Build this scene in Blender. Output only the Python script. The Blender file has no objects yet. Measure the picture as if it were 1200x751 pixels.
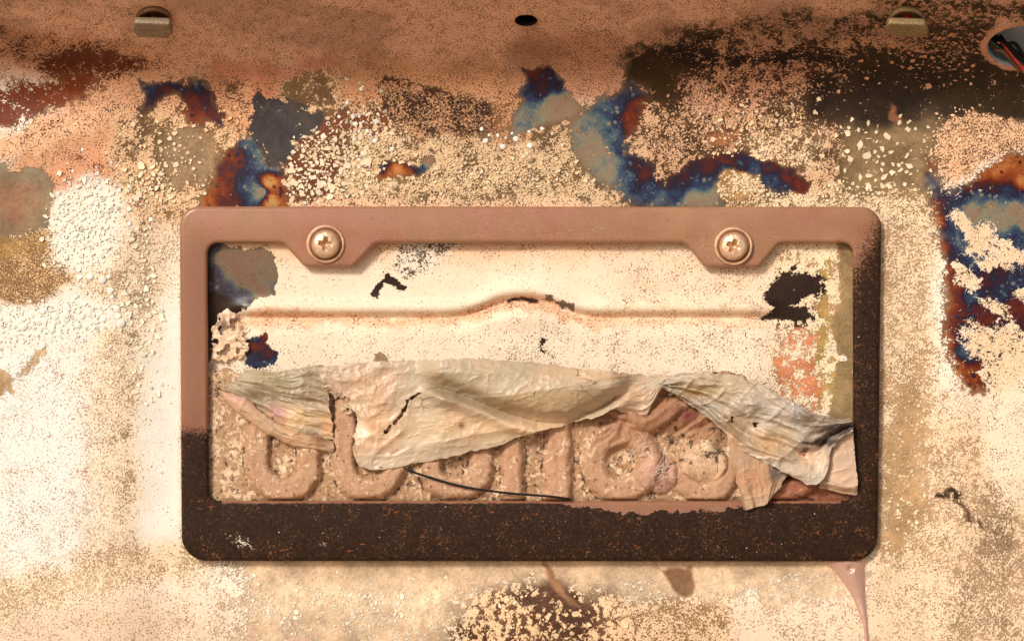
import bpy, math, random
import numpy as np
from mathutils import Vector
random.seed(7); rng = np.random.default_rng(7)
scn = bpy.context.scene
C = scn.collection
R = math.radians

# ---------------------------------------------------------------- camera, sky, sun, exposure
S = 0.000384            # metres per photograph pixel at the panel
D = 2340.0              # camera distance in the same pixel unit (0.90 m)
CZ = 0.80               # height of the plate above the ground
cam = bpy.data.cameras.new('camera'); co = bpy.data.objects.new('camera', cam); C.objects.link(co)
co.location = (0, -D*S, CZ); co.rotation_euler = (R(90), 0, 0)
cam.sensor_width = 36; cam.lens = 36*D/1200; cam.clip_start = 0.01; cam.clip_end = 3000
scn.camera = co
SUN_EL, SUN_AZ = 30, 212          # azimuth clockwise from +Y
w = bpy.data.worlds.new('World'); scn.world = w; w.use_nodes = True
nt = w.node_tree; bg = nt.nodes['Background']
sky = nt.nodes.new('ShaderNodeTexSky'); sky.sky_type = 'NISHITA'; sky.sun_disc = False
sky.sun_elevation = R(SUN_EL); sky.sun_rotation = R(SUN_AZ); sky.dust_density = 4; sky.air_density = 0.8
nt.links.new(sky.outputs[0], bg.inputs[0]); bg.inputs[1].default_value = 0.08
sl = bpy.data.lights.new('sun', 'SUN'); sl.energy = 2.4; sl.angle = R(11); sl.color = (1, 0.94, 0.90)
so = bpy.data.objects.new('sun', sl); C.objects.link(so)
tos = Vector((math.sin(R(SUN_AZ))*math.cos(R(SUN_EL)), math.cos(R(SUN_AZ))*math.cos(R(SUN_EL)), math.sin(R(SUN_EL))))
so.rotation_euler = tos.to_track_quat('Z', 'Y').to_euler()
scn.view_settings.view_transform = 'Standard'; scn.view_settings.look = 'None'
scn.view_settings.exposure = 0.2; scn.view_settings.gamma = 1

# ---------------------------------------------------------------- helpers
def W(px, py, d):
    """point seen at photo pixel (px,py) standing d pixels in front of the panel plane"""
    px = np.asarray(px, float); py = np.asarray(py, float); d = np.asarray(d, float)
    k = (D-d)/D*S
    return np.stack(np.broadcast_arrays((px-600)*k, -d*S, CZ+(375.5-py)*k), -1)
def lin(r, g, b, k=0.9):
    f = lambda v: (v/255/12.92 if v/255 <= .04045 else ((v/255+.055)/1.055)**2.4)
    return np.array([min(.86, f(r)*k), min(.86, f(g)*k), min(.86, f(b)*k)])
def _h(ix, iy, seed):
    n = (ix.astype(np.int64)*374761393 + iy.astype(np.int64)*668265263 + seed*1442695041) & 0xffffffff
    n = ((n ^ (n >> 13))*1274126177) & 0xffffffff
    return ((n ^ (n >> 16)) & 0xffff)/65535.0
def noise(x, y, seed=0):
    x = np.asarray(x, float); y = np.asarray(y, float)
    ix = np.floor(x); iy = np.floor(y); fx = x-ix; fy = y-iy
    fx = fx*fx*fx*(fx*(fx*6-15)+10); fy = fy*fy*fy*(fy*(fy*6-15)+10)
    ix = ix.astype(np.int64); iy = iy.astype(np.int64)
    a = _h(ix, iy, seed); b = _h(ix+1, iy, seed); c = _h(ix, iy+1, seed); d = _h(ix+1, iy+1, seed)
    return (a*(1-fx)+b*fx)*(1-fy)+(c*(1-fx)+d*fx)*fy
def fbm(x, y, o=4, seed=0):
    s = 0; a = .5; t = 0
    for i in range(o):
        s = s+a*noise(x*2**i+i*17.3, y*2**i+i*9.1, seed+i); t += a; a *= .5
    return s/t
def ridge(x, y, o=3, seed=0):
    s = 0; a = .5; t = 0
    for i in range(o):
        s = s+a*(1-np.abs(2*noise(x*2**i+i*7.7, y*2**i+i*3.1, seed+i)-1)); t += a; a *= .5
    return s/t
def ss(a, b, x):
    t = np.clip((x-a)/(b-a), 0, 1); return t*t*(3-2*t)
def sdpoly(P, X, Y):
    """signed distance, positive inside"""
    d = np.full(X.shape, 1e9); ins = np.zeros(X.shape, bool); n = len(P)
    for i in range(n):
        x0, y0 = P[i]; x1, y1 = P[(i+1) % n]; ex, ey = x1-x0, y1-y0
        wx, wy = X-x0, Y-y0
        t = np.clip((wx*ex+wy*ey)/(ex*ex+ey*ey+1e-9), 0, 1)
        d = np.minimum(d, np.hypot(wx-ex*t, wy-ey*t))
        if ey != 0:
            c = ((y0 > Y) != (y1 > Y)) & (X < ex*(Y-y0)/ey+x0); ins ^= c
    return np.where(ins, d, -d)
def sdpath(P, X, Y):
    d = np.full(X.shape, 1e9)
    for (x0, y0), (x1, y1) in zip(P[:-1], P[1:]):
        ex, ey = x1-x0, y1-y0; wx, wy = X-x0, Y-y0
        t = np.clip((wx*ex+wy*ey)/(ex*ex+ey*ey+1e-9), 0, 1)
        d = np.minimum(d, np.hypot(wx-ex*t, wy-ey*t))
    return d
def spline(P, n):
    P = np.array(P, float); m = len(P)
    Q = np.vstack([2*P[0]-P[1], P, 2*P[-1]-P[-2]])
    seg = np.hypot(*(P[1:]-P[:-1]).T); cum = np.concatenate([[0], np.cumsum(seg)]); L = cum[-1]
    out = []
    for t in np.linspace(0, L, n):
        i = min(m-2, max(0, np.searchsorted(cum, t, 'right')-1)); f = (t-cum[i])/seg[i]
        a, b, c, d = Q[i], Q[i+1], Q[i+2], Q[i+3]
        out.append(.5*(2*b+(c-a)*f+(2*a-5*b+4*c-d)*f*f+(3*b-a-3*c+d)*f**3))
    return np.array(out)

def mesh_np(name, verts, faces, mat=None, smooth=True, uv=None, attrs=None, parent=None, origin=None):
    """faces: array (n,4) or (n,3) or a list of tuples; attrs: name -> per vertex array"""
    me = bpy.data.meshes.new(name)
    verts = np.asarray(verts, float).reshape(-1, 3)
    if origin is not None: verts = verts-np.array(origin)
    if isinstance(faces, np.ndarray):
        n, k = faces.shape
        me.vertices.add(len(verts)); me.vertices.foreach_set('co', verts.astype(np.float32).ravel())
        me.loops.add(n*k); me.loops.foreach_set('vertex_index', faces.astype(np.int32).ravel())
        me.polygons.add(n); me.polygons.foreach_set('loop_start', np.arange(0, n*k, k, dtype=np.int32))
        me.polygons.foreach_set('loop_total', np.full(n, k, dtype=np.int32))
        me.update(calc_edges=True)
    else:
        me.from_pydata([tuple(v) for v in verts], [], faces)
    if uv is not None:
        L = np.empty(len(me.loops), np.int32); me.loops.foreach_get('vertex_index', L)
        u = me.uv_layers.new(name='UVMap'); u.data.foreach_set('uv', np.asarray(uv, np.float32)[L].ravel())
    for k, a in (attrs or {}).items():
        a = np.asarray(a, np.float32)
        if a.ndim == 2:
            if a.shape[1] == 3: a = np.hstack([a, np.ones((len(a), 1), np.float32)])
            at = me.attributes.new(k, 'FLOAT_COLOR', 'POINT'); at.data.foreach_set('color', a.ravel())
        else:
            at = me.attributes.new(k, 'FLOAT', 'POINT'); at.data.foreach_set('value', a)
    me.polygons.foreach_set('use_smooth', np.full(len(me.polygons), smooth))
    me.validate(); me.update()
    if mat: me.materials.append(mat)
    o = bpy.data.objects.new(name, me); C.objects.link(o)
    if parent: o.parent = parent
    if origin is not None and parent is None: o.location = origin
    return o
def tag(o, label=None, cat=None, group=None, kind=None):
    if label: o['label'] = label
    if cat: o['category'] = cat
    if group: o['group'] = group
    if kind: o['kind'] = kind
    return o
def thing(name, loc, label, cat, group=None):
    o = bpy.data.objects.new(name, None); C.objects.link(o); o.location = loc; o.empty_display_size = .01
    return tag(o, label, cat, group)
def gridfaces(nx, ny):
    i = np.arange(ny-1)[:, None]*nx+np.arange(nx-1)[None, :]; i = i.ravel()
    return np.stack([i, i+nx, i+nx+1, i+1], 1)

# node expression helper --------------------------------------------------
class E:
    """a socket with arithmetic"""
    def __init__(s, t, o): s.t = t; s.o = o
    def _m(s, op, *a, clamp=False):
        n = s.t.nodes.new('ShaderNodeMath'); n.operation = op; n.use_clamp = clamp
        for i, v in enumerate((s,)+a):
            if isinstance(v, E): s.t.links.new(v.o, n.inputs[i])
            else: n.inputs[i].default_value = v
        return E(s.t, n.outputs[0])
    def __add__(s, b): return s._m('ADD', b)
    __radd__ = __add__
    def __sub__(s, b): return s._m('SUBTRACT', b)
    def __rsub__(s, b): return (s*-1)+b
    def __mul__(s, b): return s._m('MULTIPLY', b)
    __rmul__ = __mul__
    def gt(s, b): return s._m('GREATER_THAN', b)
    def lt(s, b): return s._m('LESS_THAN', b)
    def mx(s, b): return s._m('MAXIMUM', b)
    def mn(s, b): return s._m('MINIMUM', b)
    def ab(s): return s._m('ABSOLUTE')
    def st(s, a, b):                      # smooth step
        n = s.t.nodes.new('ShaderNodeMapRange'); n.interpolation_type = 'SMOOTHSTEP'
        s.t.links.new(s.o, n.inputs[0])
        for i, v in ((1, a), (2, b)):
            if isinstance(v, E): s.t.links.new(v.o, n.inputs[i])
            else: n.inputs[i].default_value = v
        return E(s.t, n.outputs[0])
    def lr(s, a, b, c=0., d=1.):
        n = s.t.nodes.new('ShaderNodeMapRange'); s.t.links.new(s.o, n.inputs[0])
        for i, v in enumerate((a, b, c, d)): n.inputs[i+1].default_value = v
        return E(s.t, n.outputs[0])
class M:
    def __init__(s, name):
        s.m = bpy.data.materials.new(name); s.m.use_nodes = True; s.t = s.m.node_tree
        s.b = s.t.nodes['Principled BSDF']
        s.uv = E(s.t, s.t.nodes.new('ShaderNodeUVMap').outputs[0])
    def vec(s, v=None, sc=(1, 1, 1), off=(0, 0, 0)):
        n = s.t.nodes.new('ShaderNodeMapping'); s.t.links.new((v or s.uv).o, n.inputs[0])
        n.inputs[3].default_value = sc; n.inputs[1].default_value = off; return E(s.t, n.outputs[0])
    def objco(s):
        return E(s.t, s.t.nodes.new('ShaderNodeTexCoord').outputs['Object'])
    def rot(s, v=None):
        v = v or s.uv
        if not hasattr(s, 'rc'): s.rc = {}
        key = (v.o.node.name, v.o.name)
        if key not in s.rc:
            n = s.t.nodes.new('ShaderNodeMapping'); s.t.links.new(v.o, n.inputs[0])
            n.inputs[2].default_value = (.65, .42, .8); n.inputs[1].default_value = (3.1, 1.7, .37)
            s.rc[key] = E(s.t, n.outputs[0])
        return s.rc[key]
    def noise(s, scale, det=3, rough=.55, v=None, dist=0, color=False):
        n = s.t.nodes.new('ShaderNodeTexNoise'); s.t.links.new(s.rot(v).o, n.inputs['Vector'])
        n.inputs['Scale'].default_value = scale; n.inputs['Detail'].default_value = det
        n.inputs['Roughness'].default_value = rough; n.inputs['Distortion'].default_value = dist
        return E(s.t, n.outputs[1 if color else 0])
    def vor(s, scale, feat='F1', v=None, out='Distance', rnd=1):
        n = s.t.nodes.new('ShaderNodeTexVoronoi'); n.feature = feat; s.t.links.new((v or s.uv).o, n.inputs['Vector'])
        n.inputs['Scale'].default_value = scale; n.inputs['Randomness'].default_value = rnd
        return E(s.t, n.outputs[out])
    def attr(s, name):
        n = s.t.nodes.new('ShaderNodeAttribute'); n.attribute_name = name
        return E(s.t, n.outputs['Color']), E(s.t, n.outputs['Fac']), E(s.t, n.outputs['Alpha'])
    def rgb(s, c):
        n = s.t.nodes.new('ShaderNodeRGB'); n.outputs[0].default_value = (*c, 1); return E(s.t, n.outputs[0])
    def mix(s, f, a, b, mode='MIX'):
        n = s.t.nodes.new('ShaderNodeMix'); n.data_type = 'RGBA'; n.blend_type = mode
        for sk, v in ((n.inputs[0], f), (n.inputs[6], a), (n.inputs[7], b)):
            if isinstance(v, E): s.t.links.new(v.o, sk)
            elif isinstance(v, (int, float)): sk.default_value = v
            else: sk.default_value = (*v, 1)
        return E(s.t, n.outputs[2])
    def fmix(s, f, a, b):
        n = s.t.nodes.new('ShaderNodeMix'); n.data_type = 'FLOAT'
        for sk, v in ((n.inputs[0], f), (n.inputs[2], a), (n.inputs[3], b)):
            if isinstance(v, E): s.t.links.new(v.o, sk)
            else: sk.default_value = v
        return E(s.t, n.outputs[0])
    def warp(s, v, n, amt):
        a = s.t.nodes.new('ShaderNodeVectorMath'); a.operation = 'SCALE'; s.t.links.new(n.o, a.inputs[0]); a.inputs['Scale'].default_value = amt
        b = s.t.nodes.new('ShaderNodeVectorMath'); b.operation = 'ADD'; s.t.links.new(v.o, b.inputs[0]); s.t.links.new(a.outputs[0], b.inputs[1])
        return E(s.t, b.outputs[0])
    def ramp(s, f, stops):
        n = s.t.nodes.new('ShaderNodeValToRGB'); s.t.links.new(f.o, n.inputs[0]); e = n.color_ramp.elements
        while len(e) < len(stops): e.new(.5)
        for q, (p, c) in zip(e, stops): q.position = p; q.color = (*c, 1)
        return E(s.t, n.outputs[0])
    def xy(s, v=None):
        n = s.t.nodes.new('ShaderNodeSeparateXYZ'); s.t.links.new((v or s.uv).o, n.inputs[0])
        return E(s.t, n.outputs[0]), E(s.t, n.outputs[1])
    def out(s, col=None, rough=None, metal=None, bump=None, dist=.0003, strength=1, spec=None):
        def sets(k, v):
            if v is None: return
            if isinstance(v, E): s.t.links.new(v.o, s.b.inputs[k])
            elif isinstance(v, (int, float)): s.b.inputs[k].default_value = v
            else: s.b.inputs[k].default_value = (*v, 1)
        sets('Base Color', col); sets('Roughness', rough); sets('Metallic', metal); sets('Specular IOR Level', spec)
        if bump is not None:
            n = s.t.nodes.new('ShaderNodeBump'); n.inputs['Strength'].default_value = strength; n.inputs['Distance'].default_value = dist
            s.t.links.new(bump.o, n.inputs['Height']); s.t.links.new(n.outputs[0], s.b.inputs['Normal'])
        return s.m

TEMPER = [(0, lin(190, 156, 96)), (.12, lin(200, 132, 70)), (.26, lin(152, 76, 32)), (.38, lin(106, 40, 20)), (.48, lin(66, 30, 36)),
          (.56, lin(36, 32, 54)), (.65, lin(48, 62, 90)), (.74, lin(84, 104, 112)), (.84, lin(142, 136, 112)), (.93, lin(150, 124, 100)), (1., lin(150, 118, 96))]

# ---------------------------------------------------------------- materials
def panel_material():
    m = M('burnt_panel')
    met, _, tmix = m.attr('met'); pnt, _, spk = m.attr('pnt')
    _, cov, _ = m.attr('cov'); _, grain, _ = m.attr('grain'); _, tmp, _ = m.attr('temper')
    wv = m.warp(m.uv, m.noise(18, 2, .5, color=True), .05)
    n1 = m.noise(42, 3, .5, wv); n2 = m.noise(14, 3, .55, wv); n3 = m.noise(3.2, 4, .6)
    v1 = m.vor(13, 'SMOOTH_F1', wv)
    fine = n1*.66+n2*.2+n3*.14
    coarse = n2*.46+n1*.26+(v1*.9+.05)*.13+n3*.15
    nn = m.fmix(grain, fine, coarse)
    thr = cov.lr(0, 1, .345, .68)
    dd = thr-nn                                   # positive: paint
    paint = dd.st(-.006, .008)
    edge = dd.st(-.02, .05)
    # heat-tinted metal
    tn = m.noise(4.5, 4, .6, dist=1.3)*.72+m.noise(24, 4, .7)*.28; sp = m.vor(11, v=m.uv); sp2 = m.vor(30)
    spot = sp.st(.34, .26)*m.noise(4.5).gt(.52)
    spot2 = sp2.st(.3, .2)*m.noise(3.1, v=m.vec(off=(5, 3, 0))).gt(.5)
    t = tmp+(tn-.5)*.46+spot*.17+spot2*.12
    tc = m.ramp(t, TEMPER)
    rim = sp.st(.30, .27)*sp.st(.19, .22)*m.noise(4.5).gt(.50)
    tc = m.mix(rim*.55, tc, m.mix(1., tc, (.45, .42, .42), 'MULTIPLY'))
    tc = m.mix(m.noise(30, 3, .6).lr(.35, .65)*.35, tc, m.mix(1., tc, (.62, .6, .6), 'MULTIPLY'))
    mc = m.mix((m.noise(3.5, 6, .75)*.6+m.noise(28, 3, .7)*.4).lr(.34, .66)*.75, m.mix(1., met, (1.3, 1.26, 1.2), 'MULTIPLY'), m.mix(1., met, (.5, .45, .4), 'MULTIPLY'))
    mcol = m.mix(tmix, mc, tc)
    # paint colour: mottled, with fine dark pits
    pv = m.noise(30, 4, .75).lr(.3, .7); pw = m.noise(5.5, 5, .65).lr(.3, .7)
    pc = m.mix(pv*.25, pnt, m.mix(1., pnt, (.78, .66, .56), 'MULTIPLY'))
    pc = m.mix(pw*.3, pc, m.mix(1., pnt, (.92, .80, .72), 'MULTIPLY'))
    pit = (m.noise(56, 2, .5, v=m.vec(off=(3, 1, 0)))*.75+m.noise(6, 3, v=m.vec(off=(1, 7, 0)))*.25)
    pith = spk.lr(0, 1, .28, .62)
    pitm = (pith-pit).st(0, .03)
    pc = m.mix(pitm*.9, pc, m.mix(1., mcol, (.62, .52, .42), 'MULTIPLY'))
    col = m.mix(paint, mcol, pc)
    rough = m.fmix(paint, .36, .72)
    h = edge*.8+paint*.1-pitm*.35*paint+(n1-.5)*.5*paint+n2*.3*paint+m.noise(60, 2, .5)*.12
    return m.out(col, rough, m.fmix(paint, .15, 0.), h, .00045, .9, spec=m.fmix(paint, .22, .35))

def frame_material():
    m = M('frame_scorched')
    x, y = m.xy()
    w1 = m.noise(14, 5, .65)-.5; w2 = m.noise(3, 4, .6)-.5; n4 = m.noise(45, 4, .7); n5 = m.noise(90, 2, .6)
    # paint that survived: everything below a ragged scorch line
    low = y-5.05+w1*.12+w2*.05+(m.noise(60, 3, .8, v=m.vec(off=(1, 1, 0)))-.5)*.6
    diag = (x-10.30)+(y-2.62)*.5+w1*.14+w2*.1       # right bar boundary
    fz = m.noise(60, 3, .8)-.5
    rb = (diag+fz*1.1).mn(x-9.85)
    inc = (y-(6.0-((x-7.75)*(x-7.75))*.07))+w1*.22+w2*.12      # scorched lip of the bottom bar
    inr = (y-5.86-0.03+w1*.05)
    lipx = ((x-6.6).mn(9.0-x)).st(-.15, .15)
    bot = m.fmix(lipx, inr, inc)
    top_y = (y-5.6).gt(0)
    lft = (x-2.6).lt(0)
    low2 = m.fmix(top_y*(1-lft)*((x-10.0).lt(0)), low, bot)
    k = low2.mx(rb)
    dark = k.st(-.006, .012)
    soft = k.st(-.5, .02)
    tan = m.ramp(m.noise(1.1, 3, .5, v=m.vec(off=(2, 0, 0))), [(.3, lin(178, 136, 102)), (.42, lin(170, 124, 92)), (.5, lin(162, 120, 86)), (.57, lin(170, 120, 94)), (.7, lin(160, 108, 78))])
    leftb = (x-2.5).st(.3, -.25)*(y-2.6).st(-.1, .5)
    tan = m.mix(leftb, tan, lin(146, 100, 74))
    tan = m.mix(soft*.5, tan, lin(128, 78, 54))
    tan = m.mix(m.noise(30, 3, .7).lr(.35, .65)*.25, tan, lin(136, 92, 68))
    tan = m.mix(m.noise(70, 2, .7).gt(.66)*.35, tan, lin(216, 176, 140))
    tan = m.mix((m.vor(7).lt(.045)), tan, lin(70, 45, 32))
    dk = m.mix(m.noise(22, 3).lr(.3, .7), lin(38, 25, 17), lin(56, 37, 26))
    s1 = m.noise(26, 3, .7, v=m.vec(off=(9, 2, 0))); s2 = m.noise(48, 2, .6, v=m.vec(off=(3, 2, 0))); clus = m.noise(5, 3, .6, v=m.vec(off=(1, 2, 0)))
    fl = (s1+(clus-.5)*.3).gt(.66); fl2 = (s2+(clus-.5)*.35).gt(.63)
    streak = (m.noise(20, 3, .6, v=m.vec(sc=(.35, 1.3, 1), off=(4, 4, 0)))+(clus-.5)*.2).gt(.70)
    dk = m.mix(fl2*.75, dk, lin(104, 72, 44)); dk = m.mix(fl*.7, dk, lin(150, 98, 60)); dk = m.mix(streak, dk, lin(150, 82, 44))
    white = m.vor(5.2, v=m.vec(off=(.3, .7, 0))).lt(.035)
    dk = m.mix(white, dk, lin(235, 225, 210))
    for (cx, cy, r, sx) in ((2.83, 6.34, .13, .55), (3.8, 6.375, .07, 1), (5.16, 6.175, .045, 1), (6.55, 6.28, .035, 1)):
        q = m.vec(sc=(1, 1, 1), off=(-cx, -cy, 0)); qx, qy = m.xy(q)
        e = ((qx*sx)*(qx*sx)+(qy-qx*.35)*(qy-qx*.35))._m('SQRT')
        dk = m.mix((r-e+(m.noise(26, 4, .8)-.5)*r*5).gt(r*1.0), dk, lin(228, 214, 196))
    col = m.mix(dark, tan, dk)
    h = dark*.8+n4*.12+n5*.05+(fl+fl2)*.15
    return m.out(col, m.fmix(dark, .3, .45), 0., h, .0002, .7, spec=m.fmix(dark, .5, .12))

def simple(name, c1, c2, scale=20, rough=.6, metal=0, bumpd=.0002, det=4, v=None, spec=.4):
    m = M(name); vv = m.objco(); n = m.noise(scale, det, .65, vv); n2 = m.noise(scale*5, 3, .6, vv)
    return m.out(m.mix(n.lr(.3, .7), c1, c2), rough, metal, n+n2*.4, bumpd, .8, spec=spec)

def plate_material():
    m = M('burnt_plate_surface')
    _, hh, _ = m.attr('relief'); base, _, crust = m.attr('tint')
    wv = m.warp(m.uv, m.noise(9, 4, .6, color=True), .12)
    n1 = m.noise(22, 5, .68, wv); n2 = m.noise(7, 4, .6, wv); v = m.vor(17, 'DISTANCE_TO_EDGE', wv); f = m.noise(30, 4, .7, v=m.vec(sc=(1, .3, 1)), dist=1.5)
    col = m.mix(n1.lr(.3, .7)*.6, base, m.mix(1., base, (.6, .52, .46), 'MULTIPLY'))
    cr = (crust.lr(0, 1, .25, .68)-(n1*.6+n2*.4)).st(-.01, .02)
    col = m.mix(cr, col, m.mix(n2.lr(.3, .7), lin(240, 208, 170), lin(214, 172, 132)))
    pits = (m.vor(9, v=wv)-m.noise(5)*.25).lt(.03)
    col = m.mix(pits*.8, col, lin(128, 84, 48))
    blk = ((1-hh)*.16+m.noise(12, 5, .75, v=m.vec(off=(4, 1, 0)))*.75+m.noise(3)*.25).gt(.64)
    col = m.mix(blk*.85, col, lin(48, 32, 24))
    web = m.vor(13, 'DISTANCE_TO_EDGE', m.warp(m.uv, m.noise(6, 3, .6, color=True), .35)).st(.035, .0)
    col = m.mix(web*m.noise(4).st(.42, .6)*.55, col, lin(240, 212, 182))
    col = m.mix((f.gt(.68))*.45, col, lin(236, 205, 175))
    return m.out(col, .62, 0., cr*.5+n1*.7+n2*.5+f*.4+v.st(0, .1)*.2, .0004, .8, spec=.4)

def foil_material():
    m = M('peeled_sheeting')
    tint, _, char = m.attr('tint')
    wv = m.warp(m.uv, m.noise(2.5, 3, .5, color=True), .25)
    st = m.noise(5, 5, .6, v=m.vec(wv, (1, 3, 1)))           # along the folds
    st2 = m.noise(22, 4, .7, v=m.vec(wv, (.6, 4, 1)))
    n = m.noise(3, 4, .6); fine = m.noise(40, 3, .7)
    col = m.mix(st.lr(.35, .65)*.42, tint, m.mix(1., tint, (.70, .68, .66), 'MULTIPLY'))
    col = m.mix(n.lr(.4, .65)*.4, col, m.mix(1., tint, (1.1, .86, .74), 'MULTIPLY'))
    crk = (m.vor(3.0, 'DISTANCE_TO_EDGE', v=m.vec(wv, (1, 2.2, 1))).st(.022, .004))*(m.noise(2.2, v=m.vec(off=(3, 3, 0))).gt(.60))
    col = m.mix(crk*.75, col, lin(88, 62, 44))
    ch = (char+(st-.5)*1.7+(st2-.5)*.9).st(.45, .75)
    col = m.mix(ch, col, lin(70, 58, 52))
    dots = m.vor(20, v=m.vec(off=(1, 1, 0))).lt(.07)*m.noise(3).gt(.48)
    col = m.mix(dots, col, lin(255, 240, 215))
    dk = m.vor(5, v=m.vec(off=(7, 1, 0))).lt(.035)
    col = m.mix(dk, col, lin(84, 60, 40))
    return m.out(col, .4, 0., st*.8+st2*.12+n*.8+fine*.05-crk*.5, .0005, .8, spec=.5)

MP = panel_material(); MF = frame_material(); MPL = plate_material(); MFO = foil_material()
MSCREW = simple('screw_scorched', lin(244, 208, 170), lin(196, 148, 110), 160, .32, .45)
MWASH = simple('washer_scorched', lin(238, 198, 158), lin(176, 130, 94), 220, .5, .1)
MWD = simple('washer_dark', lin(150, 100, 66), lin(92, 58, 38), 220, .5, .1)  # darker washer tone, the dark gap round the screw head painted in
MBLACK = simple('soot', lin(24, 16, 14), lin(10, 8, 8), 200, .8)
MNUT = simple('clip_grey', lin(158, 138, 112), lin(118, 98, 76), 700, .5, .2)
MNUTD = simple('clip_ring', lin(140, 96, 68), lin(96, 64, 44), 260, .5, .3)
MGOLD = simple('clip_gold', lin(178, 156, 112), lin(104, 76, 36), 1400, .5, .2)
MBLUE = simple('inner_metal', lin(190, 204, 212), lin(140, 154, 164), 60, .45, .2)
MRED = simple('wire_red', lin(210, 62, 40), lin(130, 38, 28), 500, .4)
MDRIP = simple('melted_alloy', lin(232, 196, 176), lin(204, 160, 138), 40, .26, .35, .0004, spec=.6)
MFIB = simple('glass_fibre', lin(255, 232, 214), lin(235, 205, 180), 300, .4)
def flake_material():
    m = M('paint_flake'); c, _, _ = m.attr('tint'); v = m.objco()
    n = m.noise(900, 3, .6, v)
    return m.out(m.mix(n.lr(.3, .7)*.35, c, m.mix(1., c, (.74, .62, .5), 'MULTIPLY')), .7, 0., n, .0002, .6)
MFL = flake_material()
def ground_material():
    m = M('ash_ground'); v = m.objco(); n = m.noise(3, 6, .6, v)
    return m.out(m.mix(n, lin(222, 190, 158), lin(190, 156, 126)), .9, 0., n, .02, 1)

# ---------------------------------------------------------------- ground (out of frame, bounces the daylight up)
g = 400
gm = mesh_np('ground', [(-g, -g, 0), (g, -g, 0), (g, g, 0), (-g, g, 0)], [(0, 1, 2, 3)], ground_material(), False)
tag(gm, kind='structure')

# ---------------------------------------------------------------- the body panel
def softplus(t): return np.logaddexp(0, t)
def ridge_y(px): return 372-21*np.exp(-(np.abs(px-613)/52)**2.6)
def depth(px, py):
    d = 1.5*(softplus((80-py)/16)*16-softplus((-34-py)/7)*7)
    ctr = ss(205, 125, px)*13*ss(40, 200, py)                 # the plate sits in a shallow pressed recess
    ctr = ctr+ss(1062, 1130, px)*9*ss(40, 200, py)
    d = d+ctr
    d = d+ss(672, 745, py+20*ss(600, 0, px))*9
    d = d+3.0*(fbm(px/150, py/150, 3, 5)-.5)*2
    ry = ridge_y(px); wv = ss(258, 300, px)*ss(925, 880, px)
    q = py-ry
    d = d+wv*(7*np.exp(-((q+12)/9.)**2)-6.5*np.exp(-(q/4.2)**2)+4.5*ss(2, 22, q)*ss(120, 60, q))
    d = d+4.5*np.exp(-(((px-613)/46)**2+((py-372)/13)**2))
    return d
def dslope(px, py):
    return (depth(px, py-1)-depth(px, py+1))/2

xs = np.concatenate([np.linspace(-420, -12, 42), np.arange(-8, 1209, 2.0), np.linspace(1212, 1620, 42)])
ys = np.concatenate([np.linspace(-190, -10, 24), np.arange(-6, 757, 2.0), np.linspace(762, 1050, 30)])
X, Y = np.meshgrid(xs, ys)
HOLES = [(616.5, 24.5, 13.5, 6.6), (1206, 56, 49, 25)]
n = X.shape
cov = np.full(n, .97); grain = np.full(n, .1); tm = np.zeros(n); spk = np.full(n, .42); temper = np.zeros(n)
met = np.tile(lin(170, 140, 104), n+(1,)); pnt = np.tile(lin(255, 240, 222, .93), n+(1,))
FX = (fbm(X/6, Y/6, 3, 13)-.5)*9; FY = (fbm(X/6+20, Y/6, 3, 14)-.5)*9
XW = X+(fbm(X/26, Y/26, 4, 11)-.5)*26+FX; YW = Y+(fbm(X/26+50, Y/26, 4, 12)-.5)*26+FY      # wobbly coordinates
def paintreg(mk, cov_=None, grain_=None, met_=None, tm_=None, pnt_=None, spk_=None):
    global cov, grain, tm, spk, met, pnt
    if cov_ is not None: cov = cov*(1-mk)+cov_*mk
    if grain_ is not None: grain = grain*(1-mk)+grain_*mk
    if tm_ is not None: tm = tm*(1-mk)+tm_*mk
    if spk_ is not None: spk = spk*(1-mk)+spk_*mk
    if met_ is not None: met = met*(1-mk[..., None])+lin(*met_)*mk[..., None]
    if pnt_ is not None: pnt = pnt*(1-mk[..., None])+lin(*pnt_, .93)*mk[..., None]
def el(cx, cy, rx, ry, rot=0, soft=.5, wob=True):
    a = R(rot); x = (XW if wob else X)-cx; y = (YW if wob else Y)-cy
    u = (x*math.cos(a)+y*math.sin(a))/rx; v = (-x*math.sin(a)+y*math.cos(a))/ry
    return ss(1+soft/2, 1-soft/2, np.hypot(u, v))
def box(x0, x1, y0, y1, s=20):
    return ss(x0-s/2, x0+s/2, XW)*ss(x1+s/2, x1-s/2, XW)*ss(y0-s/2, y0+s/2, YW)*ss(y1+s/2, y1-s/2, YW)
def patch(P, w=7, wob=.35):
    Xx = X+(XW-X)*wob*.5+FX*wob; Yy = Y+(YW-Y)*wob*.5+FY*wob
    return ss(-w/2, w/2, sdpoly(P, Xx, Yy))

# broad colour of the remaining paint
paintreg(box(140, 1110, 112, 262, 50), cov_=.60, grain_=.35, met_=(104, 84, 58), pnt_=(220, 182, 142), spk_=.48)
paintreg(ss(130, 60, Y+(XW-X)), pnt_=(236, 188, 154), spk_=.50)
paintreg(ss(100, 40, Y+.03*X), pnt_=(242, 194, 162), spk_=.52)
paintreg(box(60, 290, 70, 210, 60), pnt_=(226, 172, 132), spk_=.5)
paintreg(el(95, 190, 110, 55, -25, .7), pnt_=(214, 162, 122), spk_=.5, cov_=.95)
paintreg(box(250, 470, 75, 120, 25), pnt_=(206, 138, 104), spk_=.5)
paintreg(box(390, 620, 70, 170, 30), pnt_=(212, 158, 116), spk_=.52)
paintreg(box(600, 840, 40, 120, 40), pnt_=(208, 154, 120), spk_=.56)
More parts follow.
